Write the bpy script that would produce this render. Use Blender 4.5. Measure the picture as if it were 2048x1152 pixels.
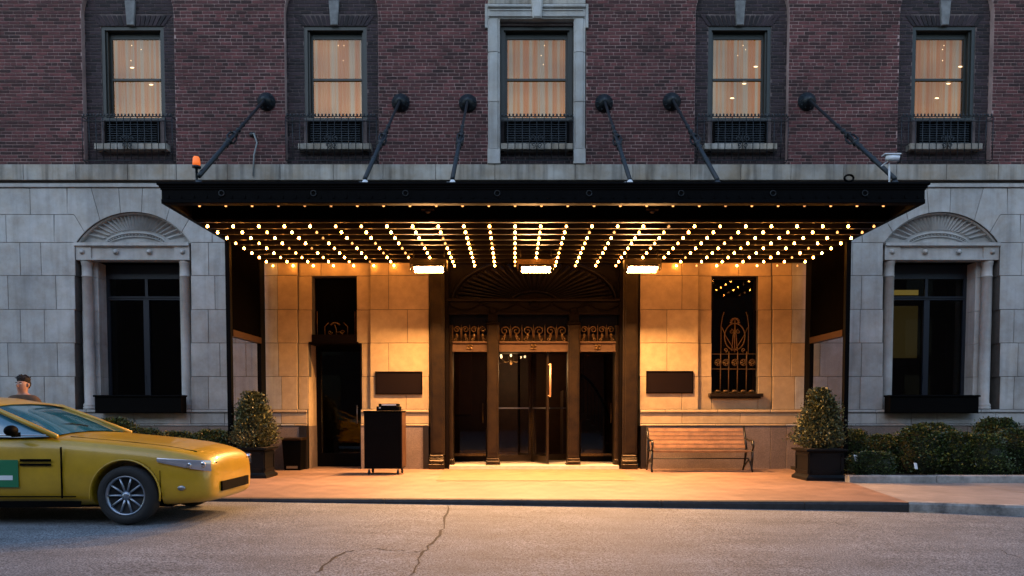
import bpy, bmesh, math, random
from mathutils import Vector, Matrix
R = math.radians
pi = math.pi
random.seed(7)
S = bpy.context.scene
for o in list(bpy.data.objects): bpy.data.objects.remove(o)

# ------------------------------------------------------------------ camera
F = 1490.0; HC = 1.22; TILT = R(2.5)
cd = bpy.data.cameras.new('camera'); cam = bpy.data.objects.new('camera', cd); S.collection.objects.link(cam)
cam.location = (0, 0, HC); cam.rotation_euler = (R(90) - TILT, 0, 0)
cd.sensor_width = 36; cd.lens = 36 * F / 2048
PYC = 822 + F * math.tan(TILT)
cd.shift_x = (1024 - 1029) / 2048; cd.shift_y = (PYC - 576) / 2048
cd.clip_start = 0.1; cd.clip_end = 500
S.camera = cam
# ------------------------------------------------------------------ world, sun, exposure
w = bpy.data.worlds.new('World'); S.world = w; w.use_nodes = True
nt = w.node_tree; bg = nt.nodes['Background']
sky = nt.nodes.new('ShaderNodeTexSky'); sky.sky_type = 'NISHITA'; sky.sun_disc = False
SUN_EL, SUN_ROT = R(38), R(200)
sky.sun_elevation = SUN_EL; sky.sun_rotation = SUN_ROT; sky.air_density = 1.4; sky.dust_density = 0.3; sky.ozone_density = 2.0
nt.links.new(sky.outputs[0], bg.inputs[0]); bg.inputs[1].default_value = 0.15
sd = bpy.data.lights.new('sun', 'SUN'); sun = bpy.data.objects.new('sun', sd); S.collection.objects.link(sun)
sd.energy = 0.12; sd.angle = R(40); sd.color = (1, .93, .85)
dv = Vector((math.sin(SUN_ROT) * math.cos(SUN_EL), math.cos(SUN_ROT) * math.cos(SUN_EL), math.sin(SUN_EL)))
sun.rotation_euler = (-dv).to_track_quat('-Z', 'Y').to_euler()
S.view_settings.view_transform = 'Standard'; S.view_settings.look = 'None'
S.view_settings.exposure = 0.92; S.view_settings.gamma = 1.0
try: S.view_settings.use_curve_mapping = False
except Exception: pass
S.cycles.max_bounces = 6; S.cycles.diffuse_bounces = 3; S.cycles.glossy_bounces = 3; S.cycles.transparent_max_bounces = 12
S.cycles.sample_clamp_indirect = 4.0
S.cycles.use_denoising = True

# ------------------------------------------------------------------ measuring
def P(px, py, Y):
    u = (px - 1029) / F; v = (PYC - py) / F
    s = Y / (math.cos(TILT) + v * math.sin(TILT))
    return u * s, HC + s * (-math.sin(TILT) + v * math.cos(TILT))
def PX(px, Y, py=600): return P(px, py, Y)[0]
def PZ(py, Y): return P(1029, py, Y)[1]

# ------------------------------------------------------------------ mesh helpers
WL = {}
def wloc(o): return WL.get(o.name, Vector((0, 0, 0))) if o else Vector((0, 0, 0))
def link(o, parent=None, at=None):
    S.collection.objects.link(o)
    base = wloc(parent)
    if parent: o.parent = parent
    at = Vector(at) if at is not None else base
    o.location = at - base
    WL[o.name] = at
    return o
def thing(name, label=None, cat=None, loc=(0, 0, 0), group=None, parent=None, kind=None):
    o = bpy.data.objects.new(name, None); o.empty_display_size = .1
    link(o, parent, loc); tag(o, label, cat, group, kind); return o
def tag(o, label=None, cat=None, group=None, kind=None):
    if label: o['label'] = label
    if cat: o['category'] = cat
    if group: o['group'] = group
    if kind: o['kind'] = kind
    return o
def inst(name, src, parent, at, rot=None, scale=None):
    o = bpy.data.objects.new(name, src.data if hasattr(src, 'data') else src); link(o, parent, at)
    if rot is not None: o.rotation_euler = rot
    if scale is not None: o.scale = scale
    return o
class MB:
    def __init__(s): s.v = []; s.f = []; s.m = []; s.smooth = []; s.val = []
    def _add(s, vs, fs, smooth=False, mi=0, val=None):
        b = len(s.v); s.v += [tuple(p) for p in vs]
        for f in fs: s.f.append([b + i for i in f]); s.m.append(mi); s.smooth.append(smooth); s.val.append(val)
        return s
    def box(s, x0, x1, y0, y1, z0, z1, mi=0, val=None):
        if x0 > x1: x0, x1 = x1, x0
        if y0 > y1: y0, y1 = y1, y0
        if z0 > z1: z0, z1 = z1, z0
        return s._add([(x0,y0,z0),(x1,y0,z0),(x1,y1,z0),(x0,y1,z0),(x0,y0,z1),(x1,y0,z1),(x1,y1,z1),(x0,y1,z1)],
            [(0,1,5,4),(1,2,6,5),(2,3,7,6),(3,0,4,7),(4,5,6,7),(3,2,1,0)], False, mi, val)
    def cbox(s, x0, x1, y0, y1, z0, z1, c=.006, mi=0, val=None):      # box with its front (-y) edges chamfered
        return s.prism([(x0,z0),(x1,z0),(x1,z1),(x0,z1)], y0, y1, c, mi, val)
    def prism(s, poly, y0, y1, c=0, mi=0, val=None):                  # polygon in xz, ccw seen from -y, front at y0
        n = len(poly)
        A = sum(poly[i][0]*poly[(i+1)%n][1] - poly[(i+1)%n][0]*poly[i][1] for i in range(n))
        if A < 0: poly = poly[::-1]
        if c > 0:
            ins = inset(poly, c)
            vs = [(x,y0,z) for x,z in ins] + [(x,y0+c,z) for x,z in poly] + [(x,y1,z) for x,z in poly]
            fs = [tuple(range(n))] + [(i, n+i, n+(i+1)%n, (i+1)%n) for i in range(n)] + [(n+i, 2*n+i, 2*n+(i+1)%n, n+(i+1)%n) for i in range(n)] + [tuple(range(3*n-1, 2*n-1, -1))]
        else:
            vs = [(x,y0,z) for x,z in poly] + [(x,y1,z) for x,z in poly]
            fs = [tuple(range(n)), tuple(range(2*n-1, n-1, -1))] + [(i, n+i, n+(i+1)%n, (i+1)%n) for i in range(n)]
        return s._add(vs, fs, False, mi, val)
    def tube(s, pts, r, n=6, mi=0, cap=True, val=None):
        pts = [Vector(p) for p in pts]; m = len(pts)
        rs = r if isinstance(r, (list, tuple)) else [r]*m
        vs = []; up = Vector((0,0,1)); pn = None
        for i, p in enumerate(pts):
            t = (pts[min(i+1,m-1)] - pts[max(i-1,0)])
            if t.length < 1e-9: t = Vector((0,0,1))
            t.normalize()
            if pn is None:
                a = up if abs(t.dot(up)) < .95 else Vector((1,0,0))
                nn = t.cross(a).normalized()
            else:
                nn = (pn - t*pn.dot(t))
                nn = nn.normalized() if nn.length > 1e-6 else t.cross(up).normalized()
            pn = nn; bb = t.cross(nn)
            for k in range(n):
                an = 2*pi*k/n; vs.append(p + (nn*math.cos(an) + bb*math.sin(an))*rs[i])
        fs = [(i*n+k, i*n+(k+1)%n, (i+1)*n+(k+1)%n, (i+1)*n+k) for i in range(m-1) for k in range(n)]
        if cap: fs += [tuple(range(n-1,-1,-1)), tuple(range((m-1)*n, m*n))]
        return s._add(vs, fs, True, mi, val)
    def lathe(s, prof, c=(0,0,0), axis='z', n=16, mi=0):              # prof: (radius, along)
        c = Vector(c); vs = []
        if not isinstance(axis, str):
            d = Vector(axis).normalized(); q = d.to_track_quat('Z','Y')
        else: q = {'z':Vector((0,0,1)),'y':Vector((0,1,0)),'x':Vector((1,0,0)),'-y':Vector((0,-1,0))}[axis].to_track_quat('Z','Y')
        for r, a in prof:
            for k in range(n):
                an = 2*pi*k/n; vs.append(c + q @ Vector((r*math.cos(an), r*math.sin(an), a)))
        m = len(prof)
        fs = [(i*n+k, i*n+(k+1)%n, (i+1)*n+(k+1)%n, (i+1)*n+k) for i in range(m-1) for k in range(n)]
        fs += [tuple(range(n-1,-1,-1)), tuple(range((m-1)*n, m*n))]
        return s._add(vs, fs, True, mi)
    def ball(s, c, rx, ry=None, rz=None, n=8, m=5, mi=0):
        ry = ry or rx; rz = rz or rx; vs = [(c[0],c[1],c[2]-rz)]
        for i in range(1, m):
            a = -pi/2 + pi*i/m
            for k in range(n): vs.append((c[0]+rx*math.cos(a)*math.cos(2*pi*k/n), c[1]+ry*math.cos(a)*math.sin(2*pi*k/n), c[2]+rz*math.sin(a)))
        vs.append((c[0],c[1],c[2]+rz)); L = len(vs)-1
        fs = [(0,1+(k+1)%n,1+k) for k in range(n)]
        for i in range(m-2):
            for k in range(n): fs.append((1+i*n+k,1+i*n+(k+1)%n,1+(i+1)*n+(k+1)%n,1+(i+1)*n+k))
        fs += [(L,1+(m-2)*n+k,1+(m-2)*n+(k+1)%n) for k in range(n)]
        return s._add(vs, fs, True, mi)
    def build(s, name, mat, parent=None, at=None, label=None, kind=None, flat=False):
        at = Vector(at) if at is not None else wloc(parent)
        me = bpy.data.meshes.new(name)
        me.from_pydata([(v[0]-at.x, v[1]-at.y, v[2]-at.z) for v in s.v], [], s.f)
        mats = mat if isinstance(mat, (list, tuple)) else [mat]
        for m in mats: me.materials.append(m)
        me.polygons.foreach_set('material_index', s.m)
        me.polygons.foreach_set('use_smooth', [False]*len(s.f) if flat else s.smooth)
        if any(x is not None for x in s.val):
            at_ = me.attributes.new('bv', 'FLOAT', 'FACE')
            at_.data.foreach_set('value', [x if x is not None else .5 for x in s.val])
        me.update()
        o = bpy.data.objects.new(name, me); link(o, parent, at)
        if label: o['label'] = label
        if kind: o['kind'] = kind
        return o
def inset(poly, c):
    n = len(poly); out = []
    for i in range(n):
        p0, p1, p2 = poly[i-1], poly[i], poly[(i+1)%n]
        def nrm(a, b):
            dx, dz = b[0]-a[0], b[1]-a[1]; L = math.hypot(dx, dz) or 1e-9; return (-dz/L, dx/L)
        n1, n2 = nrm(p0, p1), nrm(p1, p2)
        k = 1 + n1[0]*n2[0] + n1[1]*n2[1]
        if k < .2: k = .2
        out.append((p1[0] + c*(n1[0]+n2[0])/k, p1[1] + c*(n1[1]+n2[1])/k))
    return out

# ------------------------------------------------------------------ materials
def mat(name, col, rough=.6, metal=0, var=.0, scale=8, bump=0, bscale=40, spec=None, objvar=0, col2=None, attr=False, streak=0, coat=0, dirt=0):
    m = bpy.data.materials.new(name); m.use_nodes = True; t = m.node_tree; N = t.nodes; L = t.links
    b = N['Principled BSDF']; b.inputs['Roughness'].default_value = rough; b.inputs['Metallic'].default_value = metal
    if spec is not None: b.inputs['Specular IOR Level'].default_value = spec
    if coat: b.inputs['Coat Weight'].default_value = coat; b.inputs['Coat Roughness'].default_value = .05
    col = tuple(col) + (1,); c2 = tuple(col2) + (1,) if col2 else tuple(max(0, x*(1-var)) for x in col[:3]) + (1,)
    b.inputs['Base Color'].default_value = col
    gp = N.new('ShaderNodeNewGeometry')
    cur = None
    if var or col2:
        no = N.new('ShaderNodeTexNoise'); no.inputs['Scale'].default_value = scale; no.inputs['Detail'].default_value = 6; no.inputs['Roughness'].default_value = .65
        L.new(gp.outputs['Position'], no.inputs['Vector'])
        r = N.new('ShaderNodeMapRange'); r.inputs[1].default_value = .35; r.inputs[2].default_value = .68; L.new(no.outputs[0], r.inputs[0])
        mx = N.new('ShaderNodeMixRGB'); mx.inputs[1].default_value = col; mx.inputs[2].default_value = c2; L.new(r.outputs[0], mx.inputs[0]); cur = mx.outputs[0]
    def mul(cur, fac_out, lo, hi, tmin=0., tmax=1.):
        r = N.new('ShaderNodeMapRange'); r.inputs[1].default_value = tmin; r.inputs[2].default_value = tmax; r.inputs[3].default_value = lo; r.inputs[4].default_value = hi
        L.new(fac_out, r.inputs[0])
        mm = N.new('ShaderNodeVectorMath'); mm.operation = 'SCALE'
        if cur is not None: L.new(cur, mm.inputs[0])
        else: mm.inputs[0].default_value = col[:3]
        L.new(r.outputs[0], mm.inputs['Scale']); return mm.outputs[0]
    if objvar:
        oi = N.new('ShaderNodeObjectInfo'); cur = mul(cur, oi.outputs['Random'], 1-objvar, 1+objvar*.5)
    if attr:
        a = N.new('ShaderNodeAttribute'); a.attribute_name = 'bv'; cur = mul(cur, a.outputs['Fac'], .38, 1.65)
    if streak:
        mp = N.new('ShaderNodeMapping'); mp.inputs['Scale'].default_value = (5, 5, .35); L.new(gp.outputs['Position'], mp.inputs[0])
        n2 = N.new('ShaderNodeTexNoise'); n2.inputs['Scale'].default_value = 1.6; n2.inputs['Detail'].default_value = 5; L.new(mp.outputs[0], n2.inputs['Vector'])
        cur = mul(cur, n2.outputs[0], 1.0, 1-streak, .48, .75)
    if dirt:
        n3 = N.new('ShaderNodeTexNoise'); n3.inputs['Scale'].default_value = .9; n3.inputs['Detail'].default_value = 8; n3.inputs['Roughness'].default_value = .7; L.new(gp.outputs['Position'], n3.inputs['Vector'])
        cur = mul(cur, n3.outputs[0], 1-dirt, 1.08, .38, .62)
    if cur is not None: L.new(cur, b.inputs['Base Color'])
    if bump:
        nb = N.new('ShaderNodeTexNoise'); nb.inputs['Scale'].default_value = bscale; nb.inputs['Detail'].default_value = 5; L.new(gp.outputs['Position'], nb.inputs['Vector'])
        bp = N.new('ShaderNodeBump'); bp.inputs['Strength'].default_value = bump; bp.inputs['Distance'].default_value = .01; L.new(nb.outputs[0], bp.inputs['Height']); L.new(bp.outputs[0], b.inputs['Normal'])
    return m
def emis(name, col, st, base=(.8,.8,.8)):
    m = bpy.data.materials.new(name); m.use_nodes = True; b = m.node_tree.nodes['Principled BSDF']
    b.inputs['Base Color'].default_value = (*base, 1); b.inputs['Emission Color'].default_value = (*col, 1); b.inputs['Emission Strength'].default_value = st
    return m
def glass(name, tint=(.8,.8,.8), ior=1.5, rough=.02):
    m = bpy.data.materials.new(name); m.use_nodes = True; t = m.node_tree; N = t.nodes; L = t.links
    N.remove(N['Principled BSDF']); out = N['Material Output']
    tr = N.new('ShaderNodeBsdfTransparent'); tr.inputs[0].default_value = (*tint, 1)
    gg = N.new('ShaderNodeNewGeometry'); iv = N.new('ShaderNodeMath'); iv.operation = 'SUBTRACT'; iv.inputs[0].default_value = 1; L.new(gg.outputs['Backfacing'], iv.inputs[1])
    ml = N.new('ShaderNodeMath'); ml.operation = 'MULTIPLY'; L.new(iv.outputs[0], ml.inputs[0])
    gl = N.new('ShaderNodeBsdfGlossy'); gl.inputs['Roughness'].default_value = rough
    fr = N.new('ShaderNodeFresnel'); fr.inputs[0].default_value = ior
    mx = N.new('ShaderNodeMixShader'); L.new(fr.outputs[0], ml.inputs[1]); L.new(ml.outputs[0], mx.inputs[0]); L.new(tr.outputs[0], mx.inputs[1]); L.new(gl.outputs[0], mx.inputs[2]); L.new(mx.outputs[0], out.inputs[0])
    return m
M = {}
M['stone'] = mat('limestone', (.44,.44,.43), .85, col2=(.37,.34,.30), scale=3, bump=.25, bscale=90, objvar=.14, streak=.22, dirt=.24)
M['lamplit_stone'] = mat('limestone_lamplit', (.47,.345,.20), .8, var=.2, scale=6, bump=.2, bscale=90, objvar=.09, dirt=.16)  # limestone again, with orange lamplight mixed into the base colour
M['belt'] = mat('belt_limestone', (.40,.385,.35), .85, col2=(.30,.24,.17), scale=1.6, bump=.25, bscale=80, objvar=.15, streak=.6, dirt=.3)
M['mortar_s'] = mat('stone_mortar', (.09,.08,.07), .95, var=.3)
M['granite'] = mat('granite', (.15,.115,.095), .55, col2=(.27,.2,.16), scale=45, bump=.1, objvar=.2, dirt=.3)
M['brick'] = mat('brick_single', (.100,.027,.026), .85, col2=(.058,.018,.020), scale=9, bump=.35, bscale=120, objvar=.5, dirt=.3)
M['brickm'] = mat('brick_many', (.100,.027,.026), .85, col2=(.058,.018,.020), scale=9, bump=.35, bscale=120, attr=True, dirt=.3)
M['brickd'] = mat('brick_dark', (.030,.016,.020), .85, col2=(.015,.010,.013), scale=9, bump=.35, bscale=120, attr=True)  # darker brick, used in the recessed bays
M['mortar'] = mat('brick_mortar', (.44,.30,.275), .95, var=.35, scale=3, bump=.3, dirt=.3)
M['mortard'] = mat('brick_mortar_dark', (.15,.115,.11), .95, var=.5, scale=5)  # darker mortar to go with the bay brick
M['framegreen'] = mat('window_frame_paint', (.020,.024,.021), .5, var=.3)
M['black'] = mat('black_paint', (.0015,.0015,.0018), .6, var=.3, spec=.05)
M['canopy'] = mat('canopy_black_metal', (.002,.002,.0025), .6, var=.4, bump=.05, spec=.05)
M['soffit'] = mat('soffit_black', (.0015,.0012,.001), .8, spec=0)
M['batten'] = mat('batten_enamel', (.004,.002,.001), .5, spec=.15)
M['iron'] = mat('wrought_iron', (.016,.022,.028), .45, metal=.3, var=.4, bump=.2)
M['rodblue'] = mat('rod_paint', (.010,.019,.027), .5, metal=.1, var=.5, scale=20, bump=.2)
M['grille'] = mat('vent_paint', (.03,.04,.05), .5, var=.3)
M['bronze'] = mat('bronze', (.034,.019,.006), .42, metal=.5, col2=(.013,.007,.003), scale=5, bump=.15, bscale=30)
M['bronzed'] = mat('bronze_dark', (.004,.002,.001), .55, spec=.07, col2=(.002,.001,.001), scale=5, bump=.2)
M['gold'] = mat('gilt_bronze', (.20,.115,.04), .42, metal=.7, var=.5, scale=30, bump=.3)
M['goldd'] = mat('gilt_iron', (.20,.115,.045), .45, metal=.6, var=.5, scale=30, bump=.3)
M['glassw'] = glass('window_glass', (.88,.89,.9))
M['glassd'] = glass('dark_glass', (.6,.58,.55))
M['glassc'] = glass('clear_glass', (.93,.86,.83))
M['room'] = mat('dark_room', (.012,.010,.009), .9)
M['wood'] = mat('lobby_panel', (.09,.035,.014), .5, var=.4, scale=4)
M['kerbw'] = mat('kerb_worn', (.40,.39,.37), .85, col2=(.05,.05,.052), scale=3.2, bump=.5, bscale=30, dirt=.4)
M['curb'] = mat('kerb_stone', (.03,.03,.033), .8, var=.5, scale=10, bump=.4)
M['curbl'] = mat('kerb_concrete', (.42,.41,.39), .85, var=.45, scale=6, bump=.4, dirt=.4)
M['concrete'] = mat('sidewalk_concrete', (.27,.235,.215), .85, var=.2, scale=3, bump=.35, bscale=120, dirt=.22, objvar=.08)
M['paving'] = mat('entrance_paving', (.27,.165,.115), .6, var=.35, scale=3.5, bump=.25, bscale=100, dirt=.3)
M['thresh'] = mat('threshold_stone', (.6,.52,.42), .6, var=.2)
M['soil'] = mat('soil', (.025,.017,.012), .95, var=.6, scale=30, bump=.8)
M['crack'] = mat('crack_tar', (.02,.018,.018), .9)
M['planter'] = mat('planter_black', (.003,.0035,.0045), .45, var=.3, spec=.18)
M['plaque'] = mat('plaque_bronze', (.007,.003,.002), .5, spec=.15)
M['stem'] = mat('bark', (.06,.04,.025), .9, bump=.4)
M['slat'] = mat('bench_wood', (.36,.19,.085), .5, var=.5, scale=6, bump=.2, objvar=.2)
M['castiron'] = mat('cast_iron', (.012,.012,.012), .35, metal=.4)
M['rubber'] = mat('rubber', (.012,.012,.013), .8)
M['white'] = mat('white_paint', (.7,.72,.74), .5)
M['pipe'] = mat('pipe_grey', (.2,.22,.22), .6)
M['steel'] = mat('steel', (.35,.35,.36), .3, metal=.9)
M['chrome'] = mat('chrome', (.6,.6,.62), .12, metal=1)
M['yellow'] = mat('taxi_yellow', (.52,.30,.010), .38, var=.18, scale=3, coat=.5, dirt=.15)
M['green'] = mat('taxi_green', (.015,.16,.07), .4)
M['carglass'] = mat('car_glass', (.02,.13,.20), .08, spec=.9, coat=1)
M['skin'] = mat('skin', (.42,.22,.15), .55)
M['hair'] = mat('hair', (.012,.009,.008), .8, bump=.4)
M['jacket'] = mat('jacket_cloth', (.09,.05,.025), .85, var=.3, bump=.3)
M['jeans'] = mat('dark_trousers', (.02,.022,.03), .9, bump=.3)
def asphalt():
    m = mat('asphalt', (.135,.132,.130), .82, var=0); t = m.node_tree; N = t.nodes; L = t.links; b = N['Principled BSDF']
    g = N.new('ShaderNodeNewGeometry'); outs = []
    for sc, de in ((70, 4), (22, 5), (1.3, 6)):
        n = N.new('ShaderNodeTexNoise'); n.inputs['Scale'].default_value = sc; n.inputs['Detail'].default_value = de; n.inputs['Roughness'].default_value = .6
        L.new(g.outputs['Position'], n.inputs['Vector']); outs.append(n.outputs[0])
    r = N.new('ShaderNodeValToRGB'); r.color_ramp.elements[0].position = .40; r.color_ramp.elements[0].color = (.038,.042,.047,1)
    r.color_ramp.elements[1].position = .60; r.color_ramp.elements[1].color = (.27,.295,.32,1); L.new(outs[0], r.inputs[0])
    r2 = N.new('ShaderNodeMapRange'); r2.inputs[1].default_value = .35; r2.inputs[2].default_value = .65; r2.inputs[3].default_value = .72; r2.inputs[4].default_value = 1.12; L.new(outs[1], r2.inputs[0])
    r3 = N.new('ShaderNodeMapRange'); r3.inputs[1].default_value = .35; r3.inputs[2].default_value = .65; r3.inputs[3].default_value = .78; r3.inputs[4].default_value = 1.12; L.new(outs[2], r3.inputs[0])
    mm = N.new('ShaderNodeMath'); mm.operation = 'MULTIPLY'; L.new(r2.outputs[0], mm.inputs[0]); L.new(r3.outputs[0], mm.inputs[1])
    mp = N.new('ShaderNodeMapping'); mp.inputs['Scale'].default_value = (.35, 2.6, 1); L.new(g.outputs['Position'], mp.inputs[0])
    ns = N.new('ShaderNodeTexNoise'); ns.inputs['Scale'].default_value = 1.5; ns.inputs['Detail'].default_value = 6; L.new(mp.outputs[0], ns.inputs['Vector'])
    r4 = N.new('ShaderNodeMapRange'); r4.inputs[1].default_value = .36; r4.inputs[2].default_value = .6; r4.inputs[3].default_value = .88; r4.inputs[4].default_value = 1.05; L.new(ns.outputs[0], r4.inputs[0])
    vo = N.new('ShaderNodeTexVoronoi'); vo.inputs['Scale'].default_value = 1.7; L.new(g.outputs['Position'], vo.inputs['Vector'])
    r5 = N.new('ShaderNodeMapRange'); r5.inputs[1].default_value = .03; r5.inputs[2].default_value = .07; r5.inputs[3].default_value = .6; r5.inputs[4].default_value = 1.0; L.new(vo.outputs[0], r5.inputs[0])
    for q_ in (r4, r5):
        m2 = N.new('ShaderNodeMath'); m2.operation = 'MULTIPLY'; L.new(mm.outputs[0], m2.inputs[0]); L.new(q_.outputs[0], m2.inputs[1]); mm = m2
    v = N.new('ShaderNodeVectorMath'); v.operation = 'SCALE'; L.new(r.outputs[0], v.inputs[0]); L.new(mm.outputs[0], v.inputs['Scale']); L.new(v.outputs[0], b.inputs['Base Color'])
    bp = N.new('ShaderNodeBump'); bp.inputs['Strength'].default_value = .55; bp.inputs['Distance'].default_value = .006; L.new(outs[0], bp.inputs['Height']); L.new(bp.outputs[0], b.inputs['Normal'])
    return m
M['asphalt'] = asphalt()
def leafmat(name, c1, c2):
    m = bpy.data.materials.new(name); m.use_nodes = True; t = m.node_tree; N = t.nodes; L = t.links; b = N['Principled BSDF']
    a = N.new('ShaderNodeAttribute'); a.attribute_name = 'bv'
    r = N.new('ShaderNodeValToRGB'); r.color_ramp.elements[0].color = (*c1, 1); r.color_ramp.elements[1].color = (*c2, 1); L.new(a.outputs['Fac'], r.inputs[0]); L.new(r.outputs[0], b.inputs['Base Color'])
    b.inputs['Roughness'].default_value = .45
    return m
M['leaf'] = leafmat('holly_leaf', (.010,.018,.006), (.17,.17,.06))
M['box'] = leafmat('boxwood_leaf', (.005,.012,.004), (.07,.115,.025))
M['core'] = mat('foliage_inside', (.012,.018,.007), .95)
def curtain_mat(name, k):  # cloth emits; the room light behind it is put into this colour
    m = bpy.data.materials.new(name); m.use_nodes = True; t = m.node_tree; N = t.nodes; L = t.links; b = N['Principled BSDF']
    g = N.new('ShaderNodeNewGeometry'); sp = N.new('ShaderNodeMapping'); sp.inputs['Scale'].default_value = (9, .01, .10); sp.inputs['Location'].default_value = (k*3.7, 0, 0)
    L.new(g.outputs['Position'], sp.inputs[0])
    n = N.new('ShaderNodeTexNoise'); n.inputs['Scale'].default_value = 1.3; n.inputs['Detail'].default_value = 3; L.new(sp.outputs[0], n.inputs['Vector'])
    r = N.new('ShaderNodeValToRGB'); e = r.color_ramp.elements
    e[0].position = .42; e[0].color = (.56,.20,.025,1); e[1].position = .58; e[1].color = (.50,.38,.24,1)
    x = e.new(.5); x.color = (.58,.29,.09,1)
    L.new(n.outputs[0], r.inputs[0]); L.new(r.outputs[0], b.inputs['Emission Color']); sz = N.new('ShaderNodeSeparateXYZ'); L.new(g.outputs['Position'], sz.inputs[0])
    zr_ = N.new('ShaderNodeMapRange'); zr_.inputs[1].default_value = 6.6; zr_.inputs[2].default_value = 8.3; zr_.inputs[3].default_value = .42; zr_.inputs[4].default_value = .27; L.new(sz.outputs[2], zr_.inputs[0])
    n5 = N.new('ShaderNodeTexNoise'); n5.inputs['Scale'].default_value = 1.1; L.new(g.outputs['Position'], n5.inputs['Vector'])
    m5 = N.new('ShaderNodeMath'); m5.operation = 'MULTIPLY'; n6 = N.new('ShaderNodeMapRange'); n6.inputs[1].default_value = .3; n6.inputs[2].default_value = .7; n6.inputs[3].default_value = .7; n6.inputs[4].default_value = 1.2; L.new(n5.outputs[0], n6.inputs[0]); L.new(zr_.outputs[0], m5.inputs[0]); L.new(n6.outputs[0], m5.inputs[1]); L.new(m5.outputs[0], b.inputs['Emission Strength'])
    b.inputs['Base Color'].default_value = (.06,.055,.05,1); b.inputs['Roughness'].default_value = .9
    return m
M['bulb'] = emis('bulb_lit', (1,.36,.055), 54)
M['bulbm'] = emis('bulb_medium', (1,.36,.06), 14)
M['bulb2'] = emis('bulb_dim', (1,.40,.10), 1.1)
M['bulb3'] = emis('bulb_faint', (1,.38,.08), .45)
M['lens'] = emis('flood_lens', (1,.50,.18), 2300)
M['amber'] = emis('amber_beacon', (1,.16,.02), .35, (.8,.2,.03))
M['bulb_glint'] = emis('glint_and_bulb_glow', (1,.62,.28), 2.2)  # shared by the added window glints and the chandelier bulbs
M['olive'] = emis('wall_glow', (.40,.30,.07), .05, (.1,.08,.03))  # weak emission stands in for lamplight on the room's back wall
M['olive2'] = emis('strip_glow', (.55,.42,.10), .30, (.1,.08,.03))  # glowing strip, interior lamplight put into its emission

Y0 = 15.7
# ================================================================== GROUND
def zroad(x): return -.075 - .0085*max(-12, min(12, x))
KE = [(500, 997.5), (1000, 1000), (1815, 1005), (2048, 1013)]
def ypix(py, z=0.0):
    v = (PYC - py)/F
    return (z-HC)/(-math.sin(TILT) + v*math.cos(TILT)) * (math.cos(TILT) + v*math.sin(TILT))
kp = []
for px, py in KE:
    y = ypix(py); kp.append((PX(px, y, py), y))
def ykerb(x):
    if x <= kp[0][0]: return kp[0][1] + (kp[0][0]-x)*.01
    for a, b in zip(kp, kp[1:]):
        if x <= b[0]: return a[1] + (b[1]-a[1])*(x-a[0])/(b[0]-a[0])
    return kp[-1][1] - (x-kp[-1][0])*.06
def sheet(name, xs, ylo, yhi, zf, m, parent=None, kind='structure', thick=0):
    b = MB(); vs = []; n = len(xs)
    for x in xs:
        vs.append((x, ylo(x), zf(x))); vs.append((x, yhi(x), zf(x)))
    b._add(vs, [(2*i, 2*i+2, 2*i+3, 2*i+1) for i in range(n-1)])
    return b.build(name, m, parent, kind=kind)
road = sheet('road', [-90,-40,-20,-12,-8,-6,-4,-2,0,2,4,6,8,12,20,40,90], lambda x: -40, lambda x: ykerb(x)+.03, zroad, M['asphalt'])
ground = MB(); ground.box(-90, 90, 9.8, 70, -.6, -.35); ground.build('ground', M['soil'], kind='structure')
opp = thing('opposite_building', 'plain dark brick building on the far side of the street behind the viewer', 'building', (0, -13, 0))
b = MB(); b.box(-45, 45, -19, -13, -.2, 13); b.build('wall', mat('far_brick', (.05,.03,.028), .9, var=.4), opp)
b = MB(); b.box(-46, 46, -19.3, -12.6, 13, 13.5); b.build('cornice', mat('far_stone', (.14,.13,.12), .9), opp)
for k in range(12):
    for z in (1.2, 4.6, 8.0):
        b = MB(); x = -41+k*7.2; b.cbox(x, x+1.6, -13.0, -12.96, z, z+2.2, .01); o = b.build('window', mat('far_window', (.01,.01,.012), .2) if (k, z) == (0, 1.2) else bpy.data.materials['far_window'], opp)
xr_div = PX(1818, ypix(1005), 1005)
xtop = PX(1700, ypix(965), 965)
KT = .16
def pave(name, x0, x1, m, y1=16.6, parent=None, n=10):
    b = MB(); xs = [x0 + (x1-x0)*i/n for i in range(n+1)]; vs = []
    for x in xs: vs += [(x, ykerb(x)+KT, 0), (x, y1, 0), (x, ykerb(x)+KT, -.4), (x, y1, -.4)]
    fs = []
    for i in range(n):
        a = 4*i; fs += [(a, a+4, a+5, a+1), (a+2, a+6, a+4, a)]
    fs += [(0,1,3,2), (4*n, 4*n+2, 4*n+3, 4*n+1)]
    b._add(vs, fs); return b.build(name, m, parent, kind='structure')
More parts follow.
